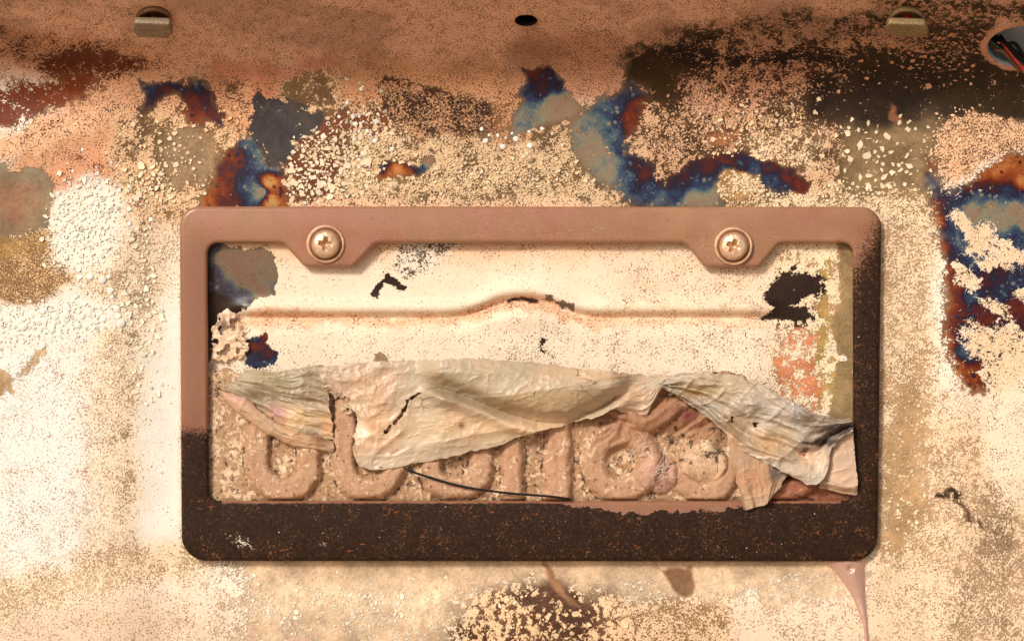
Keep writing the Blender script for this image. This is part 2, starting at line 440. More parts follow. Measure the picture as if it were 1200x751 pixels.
# left foot of the picture
paintreg(box(-400, 120, 380, 690, 60), cov_=.84, grain_=.1, met_=(232, 206, 174), pnt_=(255, 242, 228))
paintreg(el(50, 560, 150, 150, 0, .8), cov_=.88, pnt_=(255, 246, 236), spk_=.42)
paintreg(box(100, 215, 250, 700, 60), cov_=.80, pnt_=(252, 228, 198), spk_=.5, grain_=0., met_=(224, 194, 158))
paintreg(box(134, 182, 200, 620, 40), cov_=.60, grain_=.45, met_=(182, 154, 118), pnt_=(250, 226, 192), spk_=.4)
paintreg(ss(186, 196, XW)*ss(212, 206, X)*ss(300, 380, Y), cov_=1.02, pnt_=(255, 242, 226), spk_=.2)  # bright strip at the frame's left edge, glow painted in
paintreg(ss(655, 730, YW+.06*(300-X)), pnt_=(240, 214, 184), spk_=.42, cov_=.80, met_=(216, 184, 146))
paintreg(ss(150, 178, XW)*ss(213, 206, X)*ss(330, 460, YW)*ss(668, 630, YW), cov_=1.02, pnt_=(255, 244, 230), spk_=.2)  # near-white glow beside the frame painted into the paint colour
lowd = sdpath([(-60, 715), (60, 690), (140, 655), (230, 655)], XW, YW)
paintreg(ss(42, 5, lowd), cov_=.62, grain_=.12, met_=(200, 168, 130), pnt_=(250, 222, 186))
# under the frame
paintreg(ss(640, 660, Y)*ss(215, 330, XW)*ss(1060, 1000, XW), cov_=.30, grain_=.7, met_=(224, 198, 166), pnt_=(255, 234, 208), spk_=.25)
paintreg(ss(700, 640, YW)*ss(640, 655, Y)*ss(250, 330, XW)*ss(960, 900, XW), cov_=.04, grain_=.9, met_=(214, 188, 156))
paintreg(box(800, 1010, 705, 800, 25), cov_=.74, grain_=.15, pnt_=(246, 220, 190), met_=(206, 176, 142))
paintreg(box(700, 860, 700, 790, 30), cov_=.55, grain_=.2, met_=(160, 126, 88), pnt_=(232, 200, 160))
paintreg(el(632, 738, 105, 58, 0, .6), cov_=.48, grain_=1, met_=(108, 76, 52), pnt_=(240, 204, 158))
paintreg(el(655, 712, 48, 28, 25, .6), cov_=.34, grain_=1, met_=(84, 56, 38))
paintreg(el(570, 742, 45, 20, 0, .8), cov_=.5, grain_=.8, met_=(96, 66, 44))
paintreg(patch([(634, 655), (644, 662), (662, 695), (684, 712), (668, 708), (648, 690)], 6), cov_=0, met_=(150, 112, 80))
paintreg(patch([(762, 655), (775, 668), (812, 662), (815, 690), (806, 700), (790, 692), (782, 676)], 4), cov_=0, met_=(138, 106, 78))
# right side
paintreg(ss(1020, 1030, X)*ss(400, 520, YW), cov_=.58, grain_=.5, met_=(200, 168, 130), pnt_=(244, 214, 178))
paintreg(ss(1020, 1030, X)*ss(1110, 1080, XW)*ss(170, 240, YW)*ss(560, 460, YW), cov_=.58, grain_=.2, met_=(200, 166, 126), pnt_=(246, 218, 182))
paintreg(el(1060, 560, 28, 110, 5, .7), cov_=.3, grain_=.7, met_=(188, 156, 116))
paintreg(el(1172, 620, 18, 90, 0, .8), cov_=.36, grain_=.1, met_=(160, 134, 104))
paintreg(el(1150, 700, 40, 60, 25, .8), cov_=.50, grain_=.1, met_=(172, 144, 112))
paintreg(el(1185, 500, 30, 90, 0, .8), cov_=.97, grain_=.2, pnt_=(252, 232, 202), spk_=.4)
paintreg(el(1060, 720, 60, 60, 0, .8), cov_=.72, grain_=.3, pnt_=(240, 212, 178))
paintreg(ss(5, 1.5, sdpath([(1101, 576), (1109, 579), (1120, 583)], XW, YW)), cov_=0, met_=(60, 46, 34))
paintreg(ss(6, 2, sdpath([(1122, 590), (1140, 604), (1152, 616)], XW, YW)), cov_=.3, met_=(110, 88, 64))
# upper left rust streaks
m1 = el(72, 62, 120, 24, 9, .8); paintreg(m1, cov_=.62, grain_=.35, met_=(84, 44, 18), pnt_=(222, 164, 124))
m1 = el(105, 76, 66, 15, 3, .8); paintreg(m1, cov_=.26, grain_=.45, met_=(96, 44, 18))
m1 = el(20, 122, 115, 26, -15, .7); paintreg(m1, cov_=.26, grain_=.45, met_=(112, 50, 20))
paintreg(el(40, 160, 90, 14, -18, .9), cov_=.66, grain_=.4, met_=(120, 56, 22), pnt_=(240, 194, 152))
paintreg(el(95, 200, 50, 20, -25, .8), cov_=.75, grain_=.4, met_=(140, 66, 38), pnt_=(222, 164, 124))
# cream flakes round the olive bare patch
paintreg(box(135, 330, 135, 262, 40), cov_=.56, grain_=.5, met_=(130, 102, 72), pnt_=(236, 200, 156), spk_=.45)
paintreg(el(222, 188, 36, 32, 15, .5), cov_=.06, grain_=.8, met_=(156, 130, 98))
paintreg(box(255, 300, 95, 150, 25), cov_=.6, grain_=.3, met_=(120, 84, 54), pnt_=(220, 166, 122))
# crackled field
paintreg(box(330, 470, 130, 240, 40), cov_=.36, grain_=.7, met_=(120, 70, 46), pnt_=(252, 218, 178))
paintreg(box(335, 395, 90, 140, 25), cov_=.35, grain_=.6, met_=(112, 88, 60), pnt_=(240, 200, 156))
paintreg(box(400, 720, 162, 246, 26), cov_=.60, grain_=.5, met_=(122, 98, 68), pnt_=(228, 198, 156), spk_=.5)
paintreg(ss(228, 240, YW)*box(300, 720, 200, 262, 20), cov_=.84, grain_=.2, pnt_=(250, 206, 166), spk_=.5)
paintreg(box(575, 620, 110, 165, 16), cov_=.55, grain_=.4, met_=(130, 96, 64), pnt_=(206, 156, 112))
# porous rectangular scar
pq = [(452, 103), (520, 112), (574, 120), (580, 150), (560, 160), (510, 158), (462, 146), (448, 128)]
paintreg(patch(pq, 10), cov_=.50, grain_=.0, met_=(58, 34, 26), pnt_=(196, 150, 108), spk_=.6)
paintreg(ss(8, 0, sdpath([(452, 96), (470, 98), (500, 104), (524, 110)], XW, YW)), cov_=.3, grain_=.3, met_=(74, 44, 30))
paintreg(ss(5, 0, sdpath([(448, 94), (444, 110), (450, 130)], XW, YW)), cov_=.4, grain_=.3, met_=(74, 44, 30))
# right of the blue patch
paintreg(box(745, 1000, 110, 222, 50), cov_=.52, grain_=.4, met_=(84, 60, 38), pnt_=(218, 176, 136), spk_=.5)
paintreg(box(870, 960, 150, 205, 30), cov_=.5, grain_=.8, met_=(130, 102, 70), pnt_=(250, 216, 176))
paintreg(el(872, 92, 95, 34, -10, .7), cov_=.58, grain_=.45, met_=(96, 62, 40), pnt_=(216, 166, 132))
paintreg(ss(42, 12, sdpath([(752, 78), (830, 55), (900, 62), (1000, 64), (1120, 60)], XW, YW)), cov_=.24, grain_=.35, met_=(34, 22, 15), pnt_=(216, 166, 132))
paintreg(el(772, 92, 38, 26, 40, .9), cov_=.14, grain_=.5, met_=(64, 46, 22))
paintreg(el(900, 98, 80, 20, 0, .9), cov_=.56, grain_=.4, met_=(70, 44, 28), pnt_=(206, 154, 118))
paintreg(el(985, 110, 50, 26, 0, .8), cov_=.32, grain_=.4, met_=(40, 27, 18))
paintreg(box(985, 1300, 55, 150, 40), cov_=.20, grain_=.6, met_=(52, 39, 22), pnt_=(216, 166, 132))
paintreg(box(840, 1100, 14, 60, 24), cov_=.52, grain_=.6, met_=(58, 40, 24), pnt_=(216, 166, 132))
paintreg(box(1080, 1160, 20, 66, 20), cov_=.36, grain_=.8, met_=(56, 40, 20), pnt_=(216, 166, 132))
paintreg(el(1130, 8, 120, 16, 5, .8), cov_=.40, grain_=.9, met_=(62, 48, 22), pnt_=(216, 166, 132))
paintreg(box(985, 1095, 135, 236, 40), cov_=.16, grain_=.9, met_=(138, 116, 84), pnt_=(250, 216, 176))
paintreg(el(1035, 130, 60, 26, 0, 1.), cov_=.12, met_=(48, 36, 28))
paintreg(ss(215, 245, YW)*box(880, 1090, 190, 260, 20), cov_=.62, grain_=.7, met_=(150, 124, 88), pnt_=(252, 222, 182))
paintreg(patch([(1095, 160), (1112, 140), (1140, 132), (1165, 136), (1215, 150), (1215, 170), (1180, 180), (1150, 192), (1138, 208), (1110, 214), (1102, 196)], 14), cov_=.80, grain_=.75, met_=(110, 80, 54), pnt_=(232, 190, 148), spk_=.6)
# large tinted field, right edge
TE = [(1084, 186), (1096, 196), (1102, 216), (1118, 220), (1138, 212), (1152, 196), (1182, 180), (1300, 168), (1300, 430), (1206, 430), (1192, 412), (1170, 436), (1158, 462), (1140, 462), (1118, 440), (1104, 400), (1110, 350), (1102, 300), (1092, 250)]
paintreg(patch([(x, y) for x, y in TE], 60, .8), grain_=1); mE = patch(TE, 22, .8); paintreg(mE, cov_=.12, grain_=.6, tm_=1)
for c in ((1130, 262, 16, 9, 20), (1147, 275, 14, 20, 10), (1184, 300, 30, 14, 10), (1136, 322, 12, 9, 40), (1160, 355, 12, 6, 30), (1176, 366, 14, 8, 25), (1150, 400, 26, 16, 30), (1186, 410, 34, 26, 0), (1172, 440, 20, 14, 0), (1160, 308, 10, 5, 10), (1195, 345, 12, 8, 0)):
    paintreg(el(c[0], c[1], c[2]*1.1, c[3]*1.1, c[4], 1.2), cov_=.70, grain_=.7, pnt_=(250, 216, 176))
# tinted and bare patches with sharp edges
P_A = [(165, 97), (185, 97), (200, 91), (215, 95), (238, 91), (250, 104), (253, 120), (266, 132), (258, 147), (245, 142), (234, 152), (220, 145), (214, 122), (208, 112), (196, 112), (182, 128), (163, 135), (172, 115)]
P_B = [(302, 105), (311, 114), (330, 118), (345, 126), (373, 135), (369, 150), (350, 158), (338, 160), (341, 176), (330, 187), (318, 191), (312, 175), (304, 165), (297, 150), (298, 125)]
P_C = [(258, 190), (275, 176), (283, 160), (298, 152), (306, 180), (318, 190), (332, 200), (338, 246), (230, 246), (250, 215)]
P_D = [(-60, 192), (8, 190), (12, 204), (35, 195), (50, 200), (64, 215), (62, 250), (60, 266), (45, 275), (25, 278), (-60, 284)]
P_F = [(608, 75), (621, 80), (632, 75), (650, 80), (662, 98), (681, 126), (672, 140), (640, 146), (598, 162), (604, 132), (616, 118), (607, 108), (618, 98)]
P_G = [(668, 148), (700, 118), (743, 100), (757, 118), (748, 150), (734, 160), (737, 176), (752, 186), (766, 197), (776, 216), (800, 212), (814, 200), (828, 186), (870, 184), (905, 194), (935, 203), (945, 226), (912, 232), (890, 212), (864, 200), (846, 207), (842, 246), (785, 246), (735, 234), (703, 212), (676, 190)]
P_I = [(443, 192), (452, 188), (475, 190), (490, 196), (500, 183), (509, 184), (507, 196), (490, 205), (470, 205), (446, 210)]
P_J = [(235, 275), (270, 288), (290, 293), (305, 290), (322, 300), (325, 314), (321, 346), (300, 350), (288, 362), (268, 368), (256, 385), (252, 420), (235, 425)]
P_K = [(283, 400), (300, 396), (312, 390), (316, 402), (327, 412), (322, 429), (300, 432), (284, 426), (289, 410)]
P_L = [(894, 352), (903, 332), (918, 322), (935, 319), (955, 328), (964, 336), (955, 343), (938, 350), (922, 361), (946, 366), (952, 374), (894, 374), (908, 360)]
P_M = [(434, 346), (443, 333), (450, 328), (455, 316), (462, 324), (474, 336), (473, 341), (461, 335), (452, 332), (443, 349)]
P_M2 = [(633, 394), (641, 396), (637, 405), (640, 413), (634, 410)]
P_N = [(250, 350), (276, 362), (262, 372), (255, 390)]
for P, w, a in ((P_A, 14, .7), (P_B, 5, .25), (P_C, 13, .7), (P_D, 7, .3), (P_F, 9, .5), (P_G, 18, .8), (P_I, 6, .3)):
    Q = patch(P, w, a); paintreg(ss(-22, -4, sdpoly(P, X, Y)), grain_=.95); paintreg(Q, cov_=.05, tm_=1)
paintreg(ss(-8, -5, sdpoly(P_B, X, Y)), tm_=.15, met_=(66, 56, 54)); paintreg(ss(-8, -5, sdpoly(P_D, X, Y)), tm_=.2, met_=(136, 128, 102)); paintreg(el(14, 238, 30, 26, 0, 1.2), met_=(150, 112, 84))
ah = sdpath([(790, 214), (806, 206), (826, 193), (868, 188), (902, 197), (922, 208), (940, 222)], XW*.4+X*.6, YW*.4+Y*.6); paintreg(ss(22, 12, ah), grain_=.9); paintreg(ss(13, 6, ah), cov_=0., tm_=1)
paintreg(el(866, 216, 24, 18, 0, .5), cov_=.45, grain_=.9, tm_=0, met_=(176, 140, 92), pnt_=(255, 222, 182))
paintreg(el(850, 157, 22, 9, -5, .4), cov_=.02, met_=(160, 108, 72), tm_=0)
paintreg(el(1052, 137, 14, 6, 60, .6), cov_=.0, met_=(142, 96, 68), tm_=0)
# granular gold patch left
paintreg(el(34, 312, 60, 44, 0, .3), cov_=.85, grain_=.1, met_=(150, 118, 78), pnt_=(224, 188, 138), spk_=.75)
paintreg(el(5, 290, 50, 16, 0, .5), cov_=.5, grain_=.3, met_=(170, 136, 82), pnt_=(220, 186, 130), spk_=.7)
# foamed white paint
paintreg(el(100, 265, 46, 56, 10, .5), cov_=.86, grain_=.9, met_=(160, 138, 108), pnt_=(255, 242, 224), spk_=.3)
paintreg(el(60, 378, 90, 26, -8, .7), cov_=.9, grain_=.9, met_=(190, 170, 146), pnt_=(255, 242, 228), spk_=.3)
paintreg(el(34, 425, 8, 22, 35, .5), cov_=.3, met_=(206, 178, 140)); paintreg(el(4, 452, 10, 12, 0, .5), cov_=.1, met_=(196, 168, 128))
# ---- inside the frame
inn = ss(228, 240, X)*ss(1010, 1000, X)*ss(262, 275, Y)*ss(600, 590, Y)
paintreg(inn, cov_=1.0, grain_=.1, pnt_=(255, 230, 202), spk_=.28, tm_=0, met_=(190, 140, 104))
paintreg(inn*ss(322, 286, YW), pnt_=(250, 208, 170), spk_=.4)  # peach shadow and soot tone painted in below the top bar
paintreg(inn*ss(14, 2, np.abs(YW-ridge_y(X)-4)), pnt_=(246, 200, 162), spk_=.5, cov_=.93)  # shading of the pressed crease painted in as peach
paintreg(inn*ss(375, 400, YW), pnt_=(255, 230, 202), spk_=.40)
paintreg(inn*box(720, 1000, 280, 375, 40), spk_=.42, pnt_=(252, 222, 190), cov_=.97)
paintreg(inn*box(560, 900, 380, 430, 40), spk_=.43)
paintreg(inn*box(300, 560, 378, 430, 40), spk_=.34)
paintreg(inn*box(905, 985, 285, 480, 30), cov_=.66, grain_=.6, met_=(196, 146, 104), pnt_=(255, 224, 186), spk_=.4)
paintreg(inn*box(908, 962, 380, 480, 26), cov_=.48, grain_=.75, met_=(226, 150, 108), pnt_=(255, 228, 194))
paintreg(inn*box(955, 978, 300, 480, 12), cov_=.5, grain_=.75, met_=(190, 156, 92), pnt_=(255, 230, 186))
paintreg(inn*patch([(984, 280), (1010, 280), (1010, 500), (972, 492), (976, 440), (984, 420), (974, 380), (984, 350)], 6, .5), cov_=.06, grain_=.7, met_=(150, 128, 92))
paintreg(el(988, 417, 5, 5, 0, .5), cov_=1, pnt_=(255, 240, 215))
paintreg(inn*patch([(478, 280), (542, 280), (520, 300), (500, 318), (478, 328), (458, 312), (462, 296)], 16, .5), cov_=.50, grain_=.25, met_=(96, 84, 74), pnt_=(252, 232, 208))
for P, w, t in ((P_J, 8, .55), (P_K, 9, 1), (P_L, 10, 0), (P_M, 6, 0), (P_M2, 4, 0), (P_N, 8, 0)):
    sdp = sdpoly(P, X, Y); paintreg(ss(-20, -4, sdp), grain_=.95); paintreg(ss(-11, -8, sdp), tm_=t, met_=(88, 66, 54) if P is P_J else (52, 38, 30)); paintreg(patch(P, w, .5), cov_=0.)
paintreg(ss(4, 1, sdpath([(598, 352), (612, 350), (630, 353)], XW*.3+X*.7, YW*.3+Y*.7)), cov_=0, met_=(44, 30, 24), tm_=0)
paintreg(ss(3.4, 1, sdpath([(640, 349), (655, 354), (672, 358)], X, YW)), cov_=.2, grain_=.7, met_=(110, 98, 88), tm_=0)
paintreg(el(452, 424, 12, 5, 0, .5), cov_=.0, met_=(168, 142, 116), tm_=0)
clump = (fbm(X/13, Y/13, 4, 61)-.5)*.62+(fbm(X/34, Y/34, 3, 62)-.5)*.3
cov = cov+clump*np.clip(4*cov*(1-cov), 0, 1)*(1-.55*ss(1030, 1060, X)*(1-mE))*(1-.5*ss(640, 670, Y))
stain = (.62+.76*fbm(X/38, Y/30, 5, 63))*(.8+.4*fbm(X/8, Y/8, 3, 64))
met = met*np.clip(stain, .45, 1.5)[..., None]
pnt = pnt*(1-.28*ss(120, 60, Y)*ss(.42, .68, fbm(X/70, Y/34, 4, 67)))[..., None]
pnt = pnt*(.93+.14*fbm(X/30, Y/30, 4, 65))[..., None]
TCP = [(170, 105, .6), (200, 95, .6), (240, 98, .55), (195, 108, .45), (225, 125, .4), (245, 120, .5), (235, 142, .36), (255, 150, .5), (166, 130, .5), (215, 140, .3),
       (300, 110, .7), (372, 135, .8), (320, 190, .8), (292, 165, .7), (275, 185, .36), (262, 195, .42), (245, 215, .26), (240, 235, .24), (265, 225, .36), (275, 230, .46), (283, 225, .6), (292, 220, .68), (300, 222, .76), (306, 225, .95), (314, 215, .02), (318, 235, .03), (330, 230, .28), (308, 190, .75),
       (20, 220, .9), (55, 230, .95), (20, 265, .95),
       (625, 82, .42), (640, 92, .5), (650, 100, .55), (635, 108, .52), (612, 108, .62), (612, 130, .78), (622, 140, .8), (645, 120, .9), (660, 125, .97), (665, 135, .9), (600, 155, .82), (650, 140, .9),
       (745, 105, .58), (735, 110, .6), (725, 125, .64), (748, 120, .38), (738, 135, .36), (742, 150, .36), (710, 125, .7), (700, 140, .76), (690, 160, .85), (700, 175, .9), (685, 180, .9), (675, 165, .78), (715, 190, .84), (720, 160, .7), (728, 175, .62), (712, 205, .86), (735, 205, .68), (745, 195, .52), (755, 205, .46), (760, 222, .64), (780, 215, .5), (775, 230, .72), (795, 225, .62), (810, 235, .9), (825, 215, .62), (800, 210, .5), (830, 195, .44), (850, 190, .42), (870, 190, .5), (885, 197, .66), (900, 195, .42), (905, 212, .66), (918, 222, .6), (925, 210, .42), (940, 222, .4), (850, 196, .64), (840, 230, .85), (820, 240, .96),
       (445, 200, .68), (450, 190, .66), (458, 203, .2), (466, 200, .14), (478, 204, .3), (480, 192, .42), (492, 200, .6), (503, 188, .92), (446, 208, .24),
       (260, 300, .98), (300, 300, .95), (315, 320, .86), (250, 320, .6), (250, 290, .58), (290, 330, .95), (310, 342, .95), (265, 345, .62), (285, 345, .66), (248, 380, .58), (255, 360, .6), (320, 340, .8), (275, 315, .96),
       (300, 405, .38), (315, 415, .45), (320, 425, .65), (290, 420, .6), (305, 425, .6), (300, 398, .6), (312, 395, .4),
       (1170, 200, .2), (1190, 195, .24), (1150, 205, .28), (1200, 215, .14), (1135, 218, .42), (1160, 222, .5), (1185, 226, .62), (1200, 232, .66), (1150, 232, .68), (1125, 228, .6), (1160, 242, .86), (1190, 245, .95), (1175, 260, .88), (1140, 250, .9), (1200, 262, .92), (1192, 275, .62), (1180, 282, .64),
       (1089, 195, .36), (1094, 210, .7), (1098, 225, .6), (1096, 240, .38), (1100, 260, .3), (1110, 245, .56), (1118, 255, .72), (1108, 275, .6), (1104, 290, .32), (1125, 280, .7), (1135, 290, .78), (1120, 300, .58), (1110, 315, .34), (1140, 305, .64), (1155, 300, .66), (1170, 320, .5), (1190, 325, .6), (1130, 325, .5), (1120, 335, .36), (1150, 330, .46), (1140, 345, .62), (1170, 345, .58), (1190, 360, .42), (1110, 360, .3), (1125, 370, .36), (1150, 370, .4), (1190, 390, .5), (1130, 410, .74), (1138, 405, .7), (1125, 395, .52), (1112, 400, .24), (1118, 430, .22), (1140, 440, .3), (1160, 445, .4), (1150, 455, .34), (1175, 420, .5)]
sw = np.zeros(n); st_ = np.zeros(n)
for (cx, cy, tv) in TCP:
    w_ = 1/(((X-cx)**2+(Y-cy)**2)+22)**1.9; sw += w_; st_ += w_*tv
temper = st_/sw
Z = depth(X, Y)
# arc length down the sheet keeps the grain true on the slanted part
dyy = np.diff(ys); mid = depth(np.full_like(ys, 600.), ys); arc = np.concatenate([[0], np.cumsum(np.hypot(dyy, np.diff(mid)))])
arc -= arc[np.searchsorted(ys, 200)]-200
UVm = np.stack([X/100, np.broadcast_to(arc[:, None], n)/100], -1).reshape(-1, 2)
# snap the grid to the hole rims
Xv, Yv = X.copy(), Y.copy(); keep = np.ones(n, bool)
for (cx, cy, rx, ry) in HOLES:
    q = np.hypot((Xv-cx)/rx, (Yv-cy)/ry); ins = q < 1
    near = ins.copy()
    o_ = ~ins; nb = np.zeros(n, bool)
    for dy in (-1, 0, 1):
        for dx in (-1, 0, 1): nb |= np.roll(np.roll(o_, dy, 0), dx, 1)
    snap = ins & nb; f = 1/np.maximum(q, .2)
    Xv = np.where(snap, cx+(Xv-cx)*f, Xv); Yv = np.where(snap, cy+(Yv-cy)*f, Yv); keep &= ~(ins & ~snap)
    lip = np.exp(-((q-1.05)/(.09 if rx > 30 else .15))**2); Z = Z+lip*(3 if rx > 30 else 1)
    paintreg(np.exp(-((q-1.08)/.1)**2), cov_=.93, spk_=.4, pnt_=(214, 156, 120) if rx > 30 else (200, 146, 112))
Vv = W(Xv, Yv, Z).reshape(-1, 3)
F = gridfaces(n[1], n[0]); kf = keep.ravel()[F].all(1)
# drop collapsed faces whose four corners all lie on the rim
rimq = np.zeros(n, bool)
for (cx, cy, rx, ry) in HOLES: rimq |= np.hypot((Xv-cx)/rx, (Yv-cy)/ry) < 1.001
kf &= ~rimq.ravel()[F].all(1)
F = F[kf]
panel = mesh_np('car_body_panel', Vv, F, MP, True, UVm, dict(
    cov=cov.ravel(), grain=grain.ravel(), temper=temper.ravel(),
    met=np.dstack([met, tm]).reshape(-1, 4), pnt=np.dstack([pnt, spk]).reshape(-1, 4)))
tag(panel, 'scorched cream car body panel with flaking paint and heat-tinted bare steel behind the plate', kind='structure')

# hole linings (short collars and the dark cavity behind)
def soffit_frame(px, py):
    p = W(px, py, depth(px, py)); a = W(px, py-2, depth(px, py-2)); b = W(px, py+2, depth(px, py+2))
    t = (a-b)/np.linalg.norm(a-b); nrm = np.cross(np.array([1., 0, 0]), t); nrm /= np.linalg.norm(nrm)
    if nrm[1] > 0: nrm = -nrm
    return p, t, nrm
for (cx, cy, rx, ry), mt in zip(HOLES, (MBLACK, MBLUE)):
    p, t, nrm = soffit_frame(cx, cy); k = 48; vs = []
    th = np.linspace(0, 2*math.pi, k, endpoint=False)
    ex = cx+rx*np.cos(th); ey = cy+ry*np.sin(th)
    ring = W(ex, ey, depth(ex, ey)+(2.2 if rx > 30 else .5))
    c0 = ring.mean(0)
    for dd, sc in ((0, 1.0), (2.5, .97), (9, 1.0), (9, 1.7), (34, 1.7)):
        vs.append(c0+(ring-c0)*sc-nrm*dd*S)
    vs.append(np.repeat((c0-nrm*34*S)[None], 1, 0))
    V = np.vstack(vs); Fs = []
    for j in range(4):
        for i in range(k): Fs.append((j*k+i, j*k+(i+1) % k, (j+1)*k+(i+1) % k, (j+1)*k+i))
    for i in range(k): Fs.append((4*k+i, 4*k+(i+1) % k, 5*k))
    mesh_np('hole_lining', V, Fs, mt, True, parent=panel)

# ---------------------------------------------------------------- loose flakes and blisters (real relief on the panel)
def interp(A, x, y):
    i = np.clip(np.searchsorted(ys, y)-1, 0, len(ys)-2); j = np.clip(np.searchsorted(xs, x)-1, 0, len(xs)-2)
    return A[i, j]
fv, ff, fc = [], [], []
nvert = 0
def add_flake(x, y, r, col, lift=1.2, tilt=.12):
    global nvert
    k = random.randint(6, 9); a0 = random.random()*6.28; el_ = random.uniform(.5, 1.)
    th = a0+np.arange(k)*2*math.pi/k+rng.uniform(-.3, .3, k); rr = r*rng.uniform(.45, 1.2, k)
    rot = random.random()*3.14; ux, uy = rr*np.cos(th), rr*np.sin(th)*el_
    vx = ux*math.cos(rot)-uy*math.sin(rot); vy = ux*math.sin(rot)+uy*math.cos(rot)
    tx, ty = random.gauss(0, tilt), random.gauss(0, tilt)
    d0 = float(depth(x, y)); sl = float(dslope(x, y))
    if sl > .3: vy = vy*.6
    base = d0-sl*vy
    top = base+lift*random.uniform(.6, 1.3)+vx*tx+vy*ty
    T = W(x+vx*.93, y+vy*.93, top); B = W(x+vx, y+vy, base-.5)
    fv.append(T); fv.append(B)
    ff.append(tuple(nvert+i for i in range(k))[::-1])
    for i in range(k): ff.append((nvert+i, nvert+(i+1) % k, nvert+k+(i+1) % k, nvert+k+i))
    fc.append(np.repeat(col[None], 2*k, 0)); nvert += 2*k
def scatter(cnt, cx, cy, rx, ry, r0, r1, c, rot=0, lift=1.2, jc=.12, coll=True):
    a = R(rot); placed = []
    for _ in range(cnt):
        q = rng.normal(0, .5, 2)
        if abs(q[0]) > 1.1 or abs(q[1]) > 1.1: continue
        x = cx+q[0]*rx*math.cos(a)-q[1]*ry*math.sin(a); y = cy+q[0]*rx*math.sin(a)+q[1]*ry*math.cos(a)
        if 207 < x < 1037 and 238 < y < 661: continue
        if interp(tm, x, y) > .6 and random.random() < .93: continue
        if x < -30 or x > 1230 or y > 775: continue
        r = r0+(r1-r0)*random.random()**2.2
        if coll:
            if any((x-u)**2+(y-v)**2 < (.8*(r+w))**2 for u, v, w in placed): continue
            placed.append((x, y, r))
        add_flake(x, y, r, lin(*c, 1.)*random.uniform(1-jc*1.6, 1+jc*.3), lift)
scatter(900, 388, 192, 44, 36, 2, 7.5, (255, 226, 192), 0, 1.0)
scatter(500, 428, 178, 46, 40, 1.6, 4.5, (250, 214, 174), 0, .8)
scatter(350, 360, 215, 26, 24, 2, 6, (255, 228, 196), 0, 1.0)
scatter(500, 560, 205, 160, 26, 1.3, 3.6, (248, 218, 180), 0, 1.2)
scatter(220, 190, 195, 60, 60, 1.3, 4.2, (250, 216, 176), 0, 1.2)
scatter(250, 172, 215, 26, 22, 2, 5.5, (255, 226, 192), 0, 1.5)
scatter(300, 840, 150, 90, 46, 1., 3., (228, 186, 146), 0, 1.1)
scatter(260, 890, 160, 70, 40, 1., 4.5, (250, 214, 172), 0, 1.2)
scatter(350, 1130, 172, 44, 42, 1.4, 3.6, (240, 200, 158), 0, 1.2)
scatter(90, 1030, 190, 60, 50, 2.5, 6.5, (255, 222, 184), 0, 1.2)
scatter(300, 1000, 228, 90, 14, 1.4, 3.6, (250, 220, 182), 0, 1.2)
scatter(400, 878, 224, 34, 16, 1.5, 4.5, (250, 218, 180), 0, 1.2)
scatter(140, 168, 350, 20, 130, 2, 6, (255, 236, 210), 0, 1.0)
scatter(300, 150, 400, 50, 220, 1.1, 2.6, (250, 226, 190), 0, .8)
scatter(110, 400, 712, 200, 40, 1.6, 4.2, (255, 234, 204), 0, .9)
scatter(60, 632, 728, 100, 40, 2, 6, (244, 206, 160), 0, 1.6)
scatter(400, 1085, 480, 60, 280, 1., 2.8, (250, 222, 184), 0, .9)
scatter(120, 1075, 620, 50, 90, 1.4, 4, (255, 226, 188), 20, 1.0)
scatter(300, 900, 85, 110, 34, 1., 3., (205, 152, 116), 0, 1.0)
scatter(240, 1080, 60, 90, 40, 2, 5, (205, 150, 114), 0, 1.1)
scatter(420, 100, 262, 44, 62, 1.4, 4.6, (255, 240, 220), 10, 1.5)
scatter(320, 60, 376, 90, 26, 1.4, 4.6, (255, 240, 222), -8, 1.4)
scatter(120, 265, 145, 26, 26, 1.3, 4, (240, 196, 152), 0, 1.2)
fo = mesh_np('paint_flakes', np.vstack(fv), ff, MFL, False, attrs=dict(tint=np.vstack(fc)), parent=panel)
tag(fo, 'curled cream paint flakes scattered over the panel', kind='stuff')

# blisters with burst tops
bv, bf, bc = [], [], []; nb_ = 0
def blister(x, y, r, burst):
    global nb_
    k = 10; prof = [(1, -.3), (.9, .3), (.75, .5), (.56, .6)] + ([(.46, .4), (.4, -.3)] if burst else [(.25, .72)])
    th = np.arange(k)*2*math.pi/k; rr = r*rng.uniform(.85, 1.12, k); d0 = float(depth(x, y)); V = []
    for a, b in prof: V.append(W(x+rr*a*np.cos(th), y+rr*a*np.sin(th), d0+b*r*.5))
    V.append(W(x, y, d0+(-.4 if burst else .78)*r*.5)[None]); V = np.vstack(V); m_ = len(prof)
    for j in range(m_-1):
        for i in range(k): bf.append((nb_+j*k+i, nb_+(j+1)*k+i, nb_+(j+1)*k+(i+1) % k, nb_+j*k+(i+1) % k))
    for i in range(k): bf.append((nb_+(m_-1)*k+i, nb_+m_*k, nb_+(m_-1)*k+(i+1) % k))
    c = lin(255, 244, 228, 1.)*random.uniform(.82, 1.); cc = np.repeat(c[None], len(V), 0)
    if burst: cc[4*k:] = lin(78, 52, 42)
    bv.append(V); bc.append(cc); nb_ += len(V)
